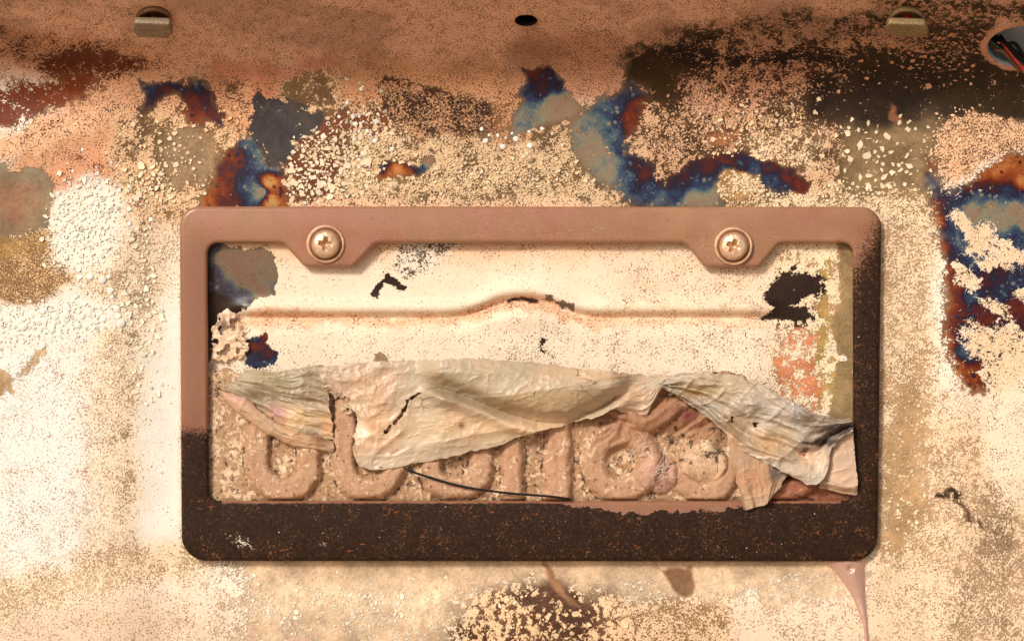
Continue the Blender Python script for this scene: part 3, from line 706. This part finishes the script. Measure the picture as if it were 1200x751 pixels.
def blist(cnt, cx, cy, rx, ry, rot, r0, r1, pb=.3):
    pl = []
    for _ in range(cnt):
        q = rng.normal(0, .5, 2); a = R(rot)
        x = cx+q[0]*rx*math.cos(a)-q[1]*ry*math.sin(a); y = cy+q[0]*rx*math.sin(a)+q[1]*ry*math.cos(a)
        if x < -20 or (x > 205 and y > 238) or sdpoly(P_D, np.array([x]), np.array([y]))[0] > -2: continue
        if math.hypot((x-34)/60, (y-312)/42) < 1: continue
        r = r0+(r1-r0)*random.random()**2
        if any((x-u)**2+(y-v)**2 < (.7*(r+w))**2 for u, v, w in pl): continue
        pl.append((x, y, r)); blister(x, y, r, random.random() < pb)
blist(200, 100, 262, 42, 62, 10, 1.2, 5)
blist(110, 60, 376, 90, 26, -8, 1.2, 5.5, .34)
blist(60, 60, 420, 90, 50, 0, 1., 3, .2)
blist(50, 420, 140, 30, 40, 0, 1.5, 3, .5)
blist(16, 600, 160, 60, 14, 0, 1.5, 4.5, .0)
bo = mesh_np('paint_blisters', np.vstack(bv), bf, MFL, True, attrs=dict(tint=np.vstack(bc)), parent=panel)
tag(bo, 'white foamed paint blisters with dark burst tops at the left', kind='stuff')

# ---------------------------------------------------------------- plate frame (filled 2D outline, rounded edges)
FB, FT = 4.5, 15.5        # back and front of the frame above the panel plane
fo_ = W(622, 450, FB)
fr = thing('license_plate_holder', fo_, 'tan and dark brown scorched metal frame screwed round the burnt plate', 'plate frame')
def rounded(P, rad, seg=10):
    out = []; n_ = len(P)
    for i in range(n_):
        a = np.array(P[i-1], float); b = np.array(P[i], float); c = np.array(P[(i+1) % n_], float); r = rad[i]
        u = (a-b)/np.linalg.norm(a-b); v = (c-b)/np.linalg.norm(c-b); ang = math.acos(np.clip(np.dot(u, v), -1, 1))
        tl = r/math.tan(ang/2); p0 = b+u*tl; p1 = b+v*tl
        bis = (u+v)/np.linalg.norm(u+v); cen = b+bis*(r/math.sin(ang/2))
        t0 = math.atan2(*(p0-cen)[::-1]); t1 = math.atan2(*(p1-cen)[::-1]); dt = (t1-t0+math.pi) % (2*math.pi)-math.pi
        for j in range(seg+1): t = t0+dt*j/seg; out.append((cen[0]+r*math.cos(t), cen[1]+r*math.sin(t)))
    return out
outer = rounded([(210.5, 242), (1033, 242.5), (1028.5, 657.5), (213, 657)], (22, 24, 30, 30), 14)
inner = rounded([(243.5, 285), (332, 285), (357, 313), (414, 313), (441, 285), (803, 285), (826, 313.5), (890, 313.5), (913, 285), (999.5, 285), (999.5, 586.5), (245, 586.5)],
                (12, 12, 10, 10, 12, 12, 10, 10, 12, 12, 10, 12), 8)
def outline_solid(name, loops, zb, zt, bev, mat, parent, origin, uvs=True):
    cu = bpy.data.curves.new(name, 'CURVE'); cu.dimensions = '2D'; cu.fill_mode = 'BOTH'
    for L in loops:
        sp_ = cu.splines.new('POLY'); sp_.points.add(len(L)-1); sp_.use_cyclic_u = True
        for p_, (x, y) in zip(sp_.points, L): p_.co = (x, -y, 0, 1)
    cu.extrude = (zt-zb)/2-bev; cu.bevel_depth = bev; cu.bevel_resolution = 4; cu.offset = -bev
    tmp = bpy.data.objects.new('t', cu); C.objects.link(tmp); dg = bpy.context.evaluated_depsgraph_get()
    me0 = tmp.evaluated_get(dg).to_mesh()
    v = np.empty(len(me0.vertices)*3); me0.vertices.foreach_get('co', v); v = v.reshape(-1, 3)
    fs = [tuple(p_.vertices) for p_ in me0.polygons]; tmp.evaluated_get(dg).to_mesh_clear()
    bpy.data.objects.remove(tmp); bpy.data.curves.remove(cu)
    px, py, d = v[:, 0], -v[:, 1], v[:, 2]+(zb+zt)/2
    d = d+.5*np.sin(px/170)+.4*np.sin(py/60+1)
    o = mesh_np(name, W(px, py, d), fs, mat, True, np.stack([px/100, py/100], 1), parent=parent, origin=origin)
    bmw = bpy.data.meshes[o.data.name]
    import bmesh
    bm = bmesh.new(); bm.from_mesh(bmw); bmesh.ops.remove_doubles(bm, verts=bm.verts, dist=1e-7)
    bmesh.ops.recalc_face_normals(bm, faces=bm.faces); bm.to_mesh(bmw); bm.free()
    try: bmw.set_sharp_from_angle(angle=R(35))
    except Exception: pass
    return o
outline_solid('frame_body', [outer, inner], FB, FT, 5.3, MF, fr, fo_)

# ---------------------------------------------------------------- screws with washers
def lathe_pts(cx, cy, prof, k=56, fun=None):
    V = []; th = np.arange(k)*2*math.pi/k
    for r, z in prof:
        x = r*np.cos(th); y = r*np.sin(th); zz = np.full(k, float(z))
        if fun is not None: zz = fun(x, y, zz)
        V.append(W(cx+x, cy+y, zz))
    Fs = []
    for j in range(len(prof)-1):
        for i in range(k): Fs.append((j*k+i, (j+1)*k+i, (j+1)*k+(i+1) % k, j*k+(i+1) % k))
    return np.vstack(V), Fs
def screw(cx, cy, rot, tx, label):
    o = W(cx, cy, FT); t = thing('screw', o, label, 'screw', 'screws holding the plate frame')
    T = FT+.6
    def tilt(x, y, z): return z+x*tx+y*.02
    V, Fs = lathe_pts(cx, cy, [(13, T), (22, T-.3), (22.6, T+.8), (22, T+2.0), (20.6, T+2.6), (18.6, T+2.0), (17.6, T+1.2), (13, T+1.2)], fun=tilt)
    mesh_np('washer', V, Fs, MWASH, True, parent=t, origin=o)
    V, Fs = lathe_pts(cx, cy, [(10, T+1.6), (19, T+1.6), (19.6, T+2.4), (19, T+3.4), (17.6, T+3.8), (16.6, T+3.2), (10, T+3.2)], fun=tilt)
    mesh_np('spring_washer', V, Fs, MWD, True, parent=t, origin=o)
    ca, sa = math.cos(R(rot)), math.sin(R(rot))
    def cross(x, y, z):
        u = x*ca+y*sa; v = -x*sa+y*ca; r = np.hypot(x, y)
        w_ = 1.9+.25*(8.5-r).clip(0)*.5
        a = np.minimum(np.where(np.abs(u) < 8.3, np.abs(v), 99), np.where(np.abs(v) < 8.3, np.abs(u), 99))
        dep = ss(w_+1.0, w_-.6, a)*ss(9.6, 7.6, r)*(3.4+4.4*ss(8, 1, r))
        return z-dep+x*tx*1.5+y*.03+.3*(noise(x/3+cx, y/3, 4)-.5)
    prof = [(14.6, T+3.3), (16, T+3.6), (16.6, T+5)]+[(r, T+8.6+(1-(r/16)**2)*3.2-2.2*ss(13.6, 16.2, r)) for r in (16.2, 15.7, 15, 14)]+[(r, T+8.6+(1-(r/16)**2)*3.2) for r in np.arange(13, .3, -.42)]+[(.05, T+11.8)]
    V, Fs = lathe_pts(cx, cy, prof, 96, cross)
    mesh_np('screw_head', V, Fs, MSCREW, True, parent=t, origin=o)
screw(381.5, 286, 8, -.015, 'left round cross-head screw with washers at the tan frame\'s upper left tab')
screw(859.5, 288.5, 24, .085, 'right round cross-head screw with washers, tilted over a dark gap at the upper right tab')

# ---------------------------------------------------------------- burnt plate
po = W(622, 520, 6)
plate = thing('license_plate', po, 'burnt embossed license plate with melted numbers inside the scorched frame', 'license plate')
px_ = np.arange(230, 1014.1, 1.25); py_ = np.arange(412, 640.1, 1.25)
PX, PY = np.meshgrid(px_, py_)
def rr_ring(cx, x0, x1, y0, y1, rad):
    qx = np.abs(PXw-(x0+x1)/2)-(x1-x0)/2+rad; qy = np.abs(PYw-(y0+y1)/2)-(y1-y0)/2+rad
    return np.abs(np.hypot(np.maximum(qx, 0), np.maximum(qy, 0))+np.minimum(np.maximum(qx, qy), 0)-rad)
PXw = PX+(fbm(PX/18, PY/18, 3, 31)-.5)*5; PYw = PY+(fbm(PX/18, PY/18+40, 3, 32)-.5)*5
strk = np.zeros(PX.shape)
def emb(dist, hw, soft=12): return ss(hw+soft/2, hw-soft/2, dist)
for dd_, hw in ((rr_ring(0, 302, 363, 490, 574, 29), 13), (rr_ring(0, 404, 463, 464, 572, 28), 13),
                (rr_ring(0, 506, 564, 464, 571, 22), 12.5), (np.hypot((PXw-601)*1, np.maximum(0, np.maximum(440-PYw, PYw-582))), 11),
                (np.hypot((PXw-654)*1, np.maximum(0, np.maximum(440-PYw, PYw-590))), 14.5),
                (np.hypot((PXw-728), (PYw-541)*.98)-0, 0)):
    if hw == 0: dd_ = np.abs(dd_-32.5); hw = 13.5
    strk = np.maximum(strk, emb(dd_, hw))
strk = np.maximum(strk, emb(np.abs(np.hypot(PXw-826, (PYw-547))-30), 12)*ss(528, 556, PYw+.25*(PXw-826)))
strk = np.maximum(strk, emb(np.abs(np.hypot(PXw-922, (PYw-545))-29), 12))
strk = np.maximum(strk, .8*emb(sdpath([(650, 480), (690, 462), (760, 500), (800, 470)], PXw, PYw), 9, 9))
strk = strk*ss(590, 583, PY); rnd = np.clip(strk, 0, 1)**.9
ph = 5.5+9.5*rnd*(.85+.3*fbm(PX/24, PY/24, 2, 3))-1.6*np.exp(-((strk-.25)/.2)**2)
lump = lambda cx, cy, rx, ry, h: h*np.sqrt(np.clip(1-((PXw-cx)/rx)**2-((PYw-cy)/ry)**2, 0, 1))
ph += lump(771, 556, 24, 23, 10)+lump(824, 541, 28, 24, 13)+lump(770, 485, 46, 22, 8)+lump(822, 500, 26, 34, 6)
wr = ss(665, 720, PX)*ss(880, 840, PX)*ss(575, 520, PY)
ang = .9*(PX-770)/90
ph += wr*11*(ridge((PX+.9*PY)/26+2*fbm(PX/40, PY/40, 2, 8), (PY-.6*PX)/80, 3, 21)-.5)
ph -= 4*ss(480, 530, PX)*ss(740, 700, PX)*ss(500, 478, PY)
ph += 1.7*(ridge(PX/15+3*fbm(PX/30, PY/30, 2, 1), PY/22, 3, 41)-.5)+1.1*(fbm(PX/6, PY/6, 2, 2)-.5)
ph += 1.1*(1-strk)*(fbm(PX/3.2, PY/3.2, 2, 66)-.5)
lim = np.minimum(np.minimum(ss(588, 583, PY), ss(243, 250, PX)), ss(1002, 994, PX)); ph = ph*lim+np.minimum(ph, 4.0)*(1-lim)
crev = 1-ss(0, 5, ph-4.5)
tint = np.tile(lin(192, 148, 112), PX.shape+(1,)); crust = .42+0*PX
def tin(mk, c, cr=None):
    global tint, crust
    tint = tint*(1-mk[..., None])+lin(*c)*mk[..., None]
    if cr is not None: crust = crust*(1-mk)+cr*mk
tin(1-strk, (192, 152, 112), .56); tin(strk, (206, 162, 126), .47)
tin(strk*ss(570, 590, PX)*ss(690, 670, PX), (210, 162, 126), .48)
tin(ss(540, 480, PY)*ss(660, 720, PX)*ss(870, 840, PX), (176, 128, 94), .3)
tin(np.clip(lump(771, 556, 24, 23, 1.3), 0, 1), (214, 168, 142), .35)
tin(np.clip(lump(824, 541, 27, 22, 1.3), 0, 1), (232, 194, 156), .55)
tin(np.exp(-(((PX-805)/12)**2+((PY-487)/9)**2)), (120, 44, 30), 0)
tin(ss(880, 900, PX), (168, 108, 76), .25)
tin(ss(300, 250, PX), (200, 162, 122), .6)
topy = 440+14*(fbm(PX/30, PX*0, 3, 77)-.5)-12*ss(300, 260, PX)+20*ss(440, 500, PX)*ss(740, 690, PX)+55*ss(870, 900, PX)+25*ss(940, 975, PX)
pk = PY > topy
F = gridfaces(PX.shape[1], PX.shape[0]); F = F[pk.ravel()[F].all(1)]
pv_ = W(PX, PY, ph).reshape(-1, 3); uvp = np.stack([PX/100, PY/100], -1).reshape(-1, 2)
pm = mesh_np('plate_sheet', pv_, F, MPL, True, uvp, dict(relief=1-np.exp(-((strk-.12)/.13)**2).ravel(), tint=np.dstack([tint, crust]).reshape(-1, 4)), parent=plate, origin=po)
sol = pm.modifiers.new('thick', 'SOLIDIFY'); sol.thickness = .001; sol.offset = -1

# peeled sheeting ----------------------------------------------------------
def sheet(name, top, bot, nu, nv, hf, cf, tear=2.0, seed=0, us=1., holes=None, label=None):
    a = spline(top, nu); b = spline(bot, nu); v = np.linspace(0, 1, nv)[:, None]
    U = np.broadcast_to(np.linspace(0, 1, nu)[None], (nv, nu)); Vg = np.broadcast_to(v, (nv, nu))
    x = a[None, :, 0]*(1-v)+b[None, :, 0]*v; y = a[None, :, 1]*(1-v)+b[None, :, 1]*v
    jt = tear*(fbm(x/7, y/7, 3, seed+5)-.5)*2; edge = 1-ss(0, .12, np.minimum(Vg, 1-Vg))
    y = y+jt*edge*(1+.0*x); x = x+tear*(fbm(x/6+30, y/6, 3, seed+6)-.5)*2*(1-ss(0, .05, np.minimum(U, 1-U)))
    Ln = np.hypot(*(a[-1]-a[0])); Hn = np.mean(np.hypot(*(a-b).T))
    d = hf(U, Vg, x, y)
    # crumple by shifting in plane too, so folds lean over
    d = d+1.5*ridge(x/19+fbm(x/30, y/30, 2, seed+20), y/11+x/60, 3, seed+21)**4+.9*(ridge(x/8, y/7, 2, seed+23)-.5)*fbm(x/40, y/30, 2, seed+24)
    x2 = x+1.6*(fbm(x/22, y/12, 3, seed+9)-.5)*2; y2 = y+2.2*(fbm(x/26+9, y/12, 3, seed+10)-.5)*2
    F = gridfaces(nu, nv)
    if holes is not None: F = F[~holes(x, y).ravel()[F].any(1)]
    col = cf(U, Vg, x, y)
    o = mesh_np(name, W(x2, y2, d).reshape(-1, 3), F, MFO, True,
                np.stack([U*Ln/100*us, Vg*Hn/100*us], -1).reshape(-1, 2)+seed*.37,
                dict(tint=col.reshape(-1, 4)), parent=plate, origin=po)
    sm = o.modifiers.new('thick', 'SOLIDIFY'); sm.thickness = .00035; sm.offset = -1
    if label: o['label'] = label
    return o
def colf(*blobs, base=(188, 174, 146), char0=0.02):
    def f(U, V, x, y):
        c = np.tile(lin(*base), U.shape+(1,)); ch = np.full(U.shape, char0)
        for (cx, cy, rx, ry, col, k) in blobs:
            m_ = np.exp(-(((x-cx)/rx)**2+((y-cy)/ry)**2))
            if col is not None: c = c*(1-m_[..., None])+lin(*col)*m_[..., None]
            ch = ch+k*m_
        return np.dstack([c, ch])
    return f
def pleat(u, v, fu, fv_, seed, amp, o=3):
    return amp*(ridge(u*fu+.6*fbm(u*3, v*2, 2, seed+3), v*fv_+1.2*fbm(u*2.5, v*1.5, 2, seed), o, seed+1)-.5)*2

def hA(U, V, x, y): return 13+5*np.sin(V*math.pi)+pleat(U, V, 1.6, 7, 51, 7, 2)*(.4+.6*U)+pleat(U, V, 3, 18, 57, 1.4)-6*ss(.25, 0, U)
sheet('peeled_flap', [(287, 433), (330, 433), (372, 428), (381, 433)], [(262, 458), (300, 480), (345, 506), (392, 518)], 150, 110, hA,
      colf((330, 445, 40, 12, (168, 152, 118), .12), (345, 490, 30, 12, (222, 190, 140), 0), (325, 485, 12, 10, (214, 168, 160), 0), (362, 468, 16, 8, (150, 128, 100), .15), (300, 462, 30, 6, (130, 112, 78), .18), (385, 500, 10, 16, (228, 186, 142), -.1)), 2.5, 1, 1.0, label='pleated olive and pink flap at the left')
def hB(U, V, x, y): return 16+6*np.sin(V*math.pi)**.7-4*ss(.2, 0, U)-4*ss(.85, 1, U)+pleat(U, V, 3, 4, 61, 1.2)
sheet('curled_lip', [(257, 455), (290, 468), (330, 497), (392, 517)], [(256, 459), (282, 487), (335, 519), (390, 531)], 130, 30, hB,
      colf((280, 468, 16, 10, (216, 172, 150), 0), (340, 505, 40, 10, (206, 174, 134), 0), (375, 515, 14, 6, (140, 104, 70), .1), base=(208, 174, 140)), 1.5, 2)
def groove(x, y):
    gy = np.interp(x, [490, 520, 545, 580, 620, 660, 700, 735, 780], [446, 450, 460, 476, 489, 490, 474, 456, 444])
    a = ss(495, 525, x)*ss(750, 715, x); q = y-gy
    return a*(10*np.exp(-(np.clip(-q-2, 0, None)/13)**2)*(q < 0)+(q >= 0)*10*np.exp(-(q/7)**2)*0)
def hC(U, V, x, y):
    gy = np.interp(x, [480, 505, 530, 560, 590, 630, 665, 700, 735, 780], [440, 446, 453, 465, 478, 490, 490, 474, 455, 440])
    a = ss(485, 520, x)*ss(755, 715, x); q = y-gy
    # swollen upper lobe, a valley under it, a rolled ridge below the valley
    up = 12*np.sqrt(np.clip(1-((q+30)/34)**2, 0, 1))*a
    val = -9*np.exp(-((q-2)/8)**2)*a
    rd = 6*np.exp(-((q-16)/9)**2)*a
    base = 13+6*np.sin(np.clip(V, 0, 1)*math.pi)**.8
    lf = ss(520, 430, x)
    d = base+8*a+up*1.5+val*1.5+rd*1.6+lf*(pleat(U+.25*V, V, 7, 3, 71, 5.0, 2)+pleat(U, V, 18, 5, 73, 1.6))
    d += ss(680, 730, x)*pleat(U, V+U*2, 6, 4, 75, 3)
    d += 1.0*ridge(x/56+fbm(x/50, y/50, 2, 5), y/46, 2, 176)**6+.4*ridge(x/30, y/26+x/60, 1, 177)**8
    d += pleat(U, V, 4, 2.5, 77, 2.0, 1)+1.0*(fbm(x/9, y/7, 3, 78)-.5)+3*(fbm(x/60, y/30, 2, 79)-.5)
    return d
def hlC(x, y):
    t = sdpath([(492, 462), (478, 470), (474, 480), (462, 496), (452, 506)], x, y)+(fbm(x/4, y/4, 3, 91)-.5)*5
    u_ = np.hypot((x-407)/13, (y-500)/22)+(fbm(x/6, y/6, 3, 93)-.5)*.9
    w_ = np.hypot((x-402)/16, (y-470)/9)+(fbm(x/6, y/6, 3, 97)-.5)*.8
    return (t < .9) | (u_ < .8) | (w_ < .6)
sheet('peeled_sheet', [(374, 430), (430, 425), (500, 421), (570, 421), (640, 426), (700, 434), (760, 440), (796, 438)],
      [(380, 463), (392, 466), (410, 515), (428, 549), (500, 541), (570, 525), (640, 502), (700, 487), (722, 481), (755, 491), (764, 475), (773, 455)], 420, 150, hC,
      colf((430, 450, 40, 20, (212, 176, 142), 0), (440, 500, 40, 30, (232, 192, 152), -.1), (424, 505, 8, 12, (255, 238, 214), -.3), (560, 440, 70, 14, (190, 174, 142), 0), (590, 478, 44, 9, (168, 150, 120), .04), (535, 468, 26, 9, (164, 146, 118), .04), (690, 462, 26, 10, (164, 146, 118), .03), (600, 502, 60, 7, (240, 214, 172), -.1),  # soot grey and fold shade painted along the valley, highlight along the ridge
           (540, 500, 60, 20, (214, 184, 144), 0), (520, 460, 30, 12, (176, 154, 122), .05), (640, 470, 60, 14, (192, 168, 128), 0), (700, 440, 60, 8, (208, 176, 138), 0),
           (740, 470, 25, 18, (214, 182, 148), -.05), (650, 498, 60, 8, (226, 196, 156), -.1), (541, 497, 4, 4, (120, 96, 66), 0), base=(200, 184, 156), char0=.0), 2.0, 3, holes=hlC, label='smooth tan sheet folded over the middle of the plate')
def hD(U, V, x, y):
    return 17+8*np.sin(V*math.pi)**.7+pleat(U, V+.15*U, 2.2, 4.5, 81, 8, 2)+pleat(U, V, 7, 8, 83, 2.2)+6*ss(.3, .8, U)*np.sin(V*7+1)+7*(fbm(x/34, y/26, 2, 181)-.5)*2*np.sin(V*math.pi)+4*ridge(x/30+y/30, y/22, 2, 182)**5
def hlD(x, y):
    return ((np.hypot(x-885, y-497)+(fbm(x/2, y/2, 2, 9)-.5)*4 < 2.2) | (np.hypot((x-858)*1.8, (y-492)*.8)+(fbm(x/2, y/2, 2, 19)-.5)*4 < 2.4))
sheet('crumpled_sheet', [(776, 448), (800, 436), (850, 438), (890, 450), (930, 471), (962, 486), (998, 491)],
      [(775, 453), (815, 479), (845, 502), (880, 534), (918, 553), (952, 569), (968, 552), (974, 528), (998, 502)], 330, 150, hD,
      colf((860, 450, 50, 16, (204, 184, 150), 0), (925, 485, 26, 16, (198, 192, 180), .12), (985, 503, 24, 9, (84, 70, 60), .8), (962, 518, 30, 6, (84, 68, 58), .75), (940, 528, 12, 4, (90, 76, 64), .5), (950, 540, 20, 16, (222, 194, 162), 0),
           (900, 520, 24, 18, (210, 178, 134), .02), (860, 500, 20, 18, (178, 150, 118), .1), (945, 490, 20, 8, (120, 98, 76), .2), (815, 460, 26, 8, (184, 160, 118), .08), base=(192, 180, 160), char0=.07), 2.2, 4, holes=hlD, label='crumpled grey and cream sheet with charred pleats at the right')
def hE(U, V, x, y): return 19+5*np.sin(U*math.pi)+pleat(V*.5+U*.2, U, 1.5, 3.2, 87, 7, 2)*(.4+.6*V)+pleat(V, U, 2, 9, 89, 1.0)
sheet('hanging_flap', [(849, 500), (868, 512), (890, 520), (926, 549)], [(872, 596), (876, 598), (896, 591), (914, 573)], 90, 110, hE,
      colf((880, 560, 30, 20, (200, 156, 118), 0), (912, 553, 12, 14, (110, 98, 84), .3), (868, 520, 14, 14, (190, 148, 112), 0), base=(190, 164, 134), char0=.05), 1.8, 5, label='brown flap hanging over the lower bar')
def hF(U, V, x, y): return 19+5*ss(0, .45, U)-9*ss(.86, 1, V)+.8*(fbm(x/14, y/14, 3, 95)-.5)
sheet('smooth_end_flap', [(966, 524), (980, 516), (998, 507), (999.5, 509)], [(960, 571), (974, 574), (1000, 580), (1006, 578)], 60, 80, hF,
      colf((990, 520, 10, 40, (206, 180, 152), -.3), base=(214, 188, 160), char0=-.4), .6, 6, label='smooth beige curled end of the sheet')
# small curled crust at the upper left of the plate
def hG(U, V, x, y): return 4.5+2*np.sin(V*math.pi)+pleat(U, V, 3, 4, 99, 2.2)
sheet('crust_curl', [(252, 380), (262, 362), (276, 366), (290, 384)], [(244, 408), (252, 424), (272, 422), (289, 420)], 60, 60, hG,
      colf((262, 378, 6, 10, (140, 110, 84), .1), base=(240, 212, 176), char0=-.1), 7.0, 7, holes=lambda x, y: (np.hypot((x-262)/5, (y-385)/8)+(fbm(x/5, y/5, 2, 3)-.5) < .7) | (fbm(x/7, y/7, 3, 33) > .62))

def tube(name, P, r, mat, parent, origin, k=6, n=24, taper=None):
    P = np.array(P, float)
    xy_ = spline(P[:, :2], n); t = np.linspace(0, 1, n); dz = np.interp(t, np.linspace(0, 1, len(P)), P[:, 2])
    cen = W(xy_[:, 0], xy_[:, 1], dz); V = []
    for i in range(n):
        tg = cen[min(i+1, n-1)]-cen[max(i-1, 0)]; tg /= np.linalg.norm(tg)
        a = np.cross(tg, [0, 1, 0.01]); a /= np.linalg.norm(a); b = np.cross(tg, a); rr = r*(taper(t[i]) if taper else 1)*S
        for j in range(k): th = 2*math.pi*j/k; V.append(cen[i]+rr*(a*math.cos(th)+b*math.sin(th)))
    Fs = [(i*k+j, i*k+(j+1) % k, (i+1)*k+(j+1) % k, (i+1)*k+j) for i in range(n-1) for j in range(k)]
    Fs += [tuple(range(k))[::-1], tuple(range((n-1)*k, n*k))]
    if name is None: return np.array(V), Fs
    return mesh_np(name, V, Fs, mat, True, parent=parent, origin=origin)
# glass fibres over the melted bead
AV, AF = [], []; nn_ = 0
for _ in range(38):
    cx, cy = random.choice([(770, 553), (770, 550), (752, 530), (764, 545), (775, 560)]); a = random.gauss(-1.0, .7); L = random.uniform(6, 20)
    x0 = cx+random.gauss(0, 6); y0 = cy+random.gauss(0, 6); z0 = float(6+10+8*max(0, 1-((x0-771)/24)**2-((y0-556)/23)**2)+2)
    P = [(x0-L*math.cos(a), y0-L*math.sin(a), z0-3), (x0+random.gauss(0, 2), y0+random.gauss(0, 2), z0+random.uniform(0, 3)), (x0+L*math.cos(a+.3), y0+L*math.sin(a+.3), z0-2)]
    V, Fs = tube(None, P, random.uniform(.14, .28), None, None, None, 4, 7)
    AV.append(V); AF += [tuple(i+nn_ for i in f) for f in Fs]; nn_ += len(V)
fb = mesh_np('glass_fibres', np.vstack(AV), AF, MFIB, True, parent=plate, origin=po); tag(fb, kind='stuff')

# black wire
wo = W(570, 572, 18)
o = tube('wire', [(478, 551, 21), (500, 558, 20), (530, 567, 18), (560, 573, 20), (600, 578, 20), (640, 581, 20.5), (668, 584.5, 19)], 1.35, MBLACK, None, wo, 8, 50)
tag(o, 'thin black wire arcing across the melted numbers under the folded sheet', 'wire')

# melted alloy drip
dl = spline([(956, 652), (975, 667), (993, 690), (1004, 712), (1012, 738), (1015, 800)], 90); dr = spline([(1016, 645), (1014, 660), (1014, 690), (1016, 715), (1018, 750), (1019, 800)], 90)
u_ = np.linspace(0, 1, 26)[None]; dx_ = dl[:, 0:1]*(1-u_)+dr[:, 0:1]*u_; dy_ = dl[:, 1:2]*(1-u_)+dr[:, 1:2]*u_
wd = dr[:, 0:1]-dl[:, 0:1]
dz_ = depth(dx_, dy_)-.5+np.sqrt(np.clip(1-(2*u_-1)**2, 0, 1))*(3+wd*.13)+1.5*np.exp(-((u_-.6)/.15)**2)*ss(700, 665, dy_)+1.2*(fbm(dx_/12, dy_/20, 2, 5)-.5)
dz_ -= 5*np.exp(-(((dx_-997)/3.2)**2+((dy_-666)/3.)**2))
o_d = W(1000, 680, 6)
o = mesh_np('melted_drip', W(dx_, dy_, dz_).reshape(-1, 3), gridfaces(26, 90), MDRIP, True, parent=None, origin=o_d)
tag(o, 'shiny pinkish melted metal drip running down from the lower right frame corner', 'melted drip')

# ---------------------------------------------------------------- trim clips on the slanted part above
def clip(cx, cy, hw, hd, th_, mats, label, rad, standoff=9):
    p, t, nrm = soffit_frame(cx, cy-9); ex = np.array([1., 0, 0])
    root = thing('trim_clip', p, label, 'clip', 'clips on the slanted ledge')
    def L(x, y, z): return p+(ex*x+t*y+nrm*z)*S
    k = 40; a = np.arange(k)*2*math.pi/k
    # collar
    V = []
    for r, z in ((19, -1), (20, 1), (20.5, 5), (19.5, 7), (17, 7), (16.5, 5), (16.5, 1), (6, 1)):
        V += [L(r*math.cos(q), r*math.sin(q)*1.05+2, z*(1+.15*math.cos(q+2))) for q in a]
    Fs = [(j*k+i, j*k+(i+1) % k, (j+1)*k+(i+1) % k, (j+1)*k+i) for j in range(7) for i in range(k)]
    mesh_np('collar', V, Fs, mats[1], True, parent=root, origin=p)
    V = [L(7*math.cos(q), 7*math.sin(q), z) for z in (0, standoff+2) for q in a]
    mesh_np('stem', V, [(i, (i+1) % k, k+(i+1) % k, k+i) for i in range(k)], mats[2], True, parent=root, origin=p)
    lp = rounded([(-hw*.72, -hd), (hw*.8, -hd), (hw, -hd*.25), (hw*.86, hd), (-hw*.9, hd), (-hw, -hd*.1)], (rad*.6,)*6, 5); kk = len(lp); V = []
    for sc, z in ((.9, 0), (.98, .5), (1, 1.6), (1, th_-1.6), (.97, th_-.4), (.9, th_), (.6, th_+.3), (.3, th_-.3), (.02, th_-.5)):
        V += [L(x*sc+random.gauss(0, .12), y*sc, standoff+z+x*.04) for x, y in lp]
    Fs = [(j*kk+i, j*kk+(i+1) % kk, (j+1)*kk+(i+1) % kk, (j+1)*kk+i) for j in range(8) for i in range(kk)]+[tuple(range(kk))]
    mesh_np('clip_head', V, Fs, mats[0], True, parent=root, origin=p)
clip(180, 30, 23, 14, 9, (MNUT, MNUTD, MNUTD), 'grey square-cornered clip head above the left end of the frame', 5)
clip(1062, 30, 24, 13, 9, (MGOLD, MGOLD, MRED), 'gold-speckled rounded clip head in the dark scorch at the upper right', 9)

# ---------------------------------------------------------------- burnt wiring in the large hole
p, t, nrm = soffit_frame(1180, 55)
wr_o = W(1185, 60, 30)
wt = thing('burnt_wiring', wr_o, 'charred wire bundle with a red strand inside the hole at the upper right edge', 'wiring')
d0 = float(depth(1185, 60))
for i, (a, mt) in enumerate((((1160, 44), MBLACK), ((1163, 40), MBLACK), ((1168, 46), MBLACK), ((1159, 50), MNUTD), ((1172, 42), MBLACK))):
    tube('charred_wire', [(a[0], a[1], d0-14), (a[0]+8, a[1]+6+i, d0-6), (a[0]+18, a[1]+14-i, d0-10), (a[0]+36, a[1]+26+2*i, d0-16), (a[0]+60, a[1]+40, d0-20)], 2.3, mt, wt, wr_o, 7, 20)
tube('red_wire', [(1172, 50, d0-8), (1180, 58, d0-3), (1188, 68, d0-1), (1198, 80, d0-4), (1206, 96, d0-12)], 1.8, MRED, wt, wr_o, 7, 16)
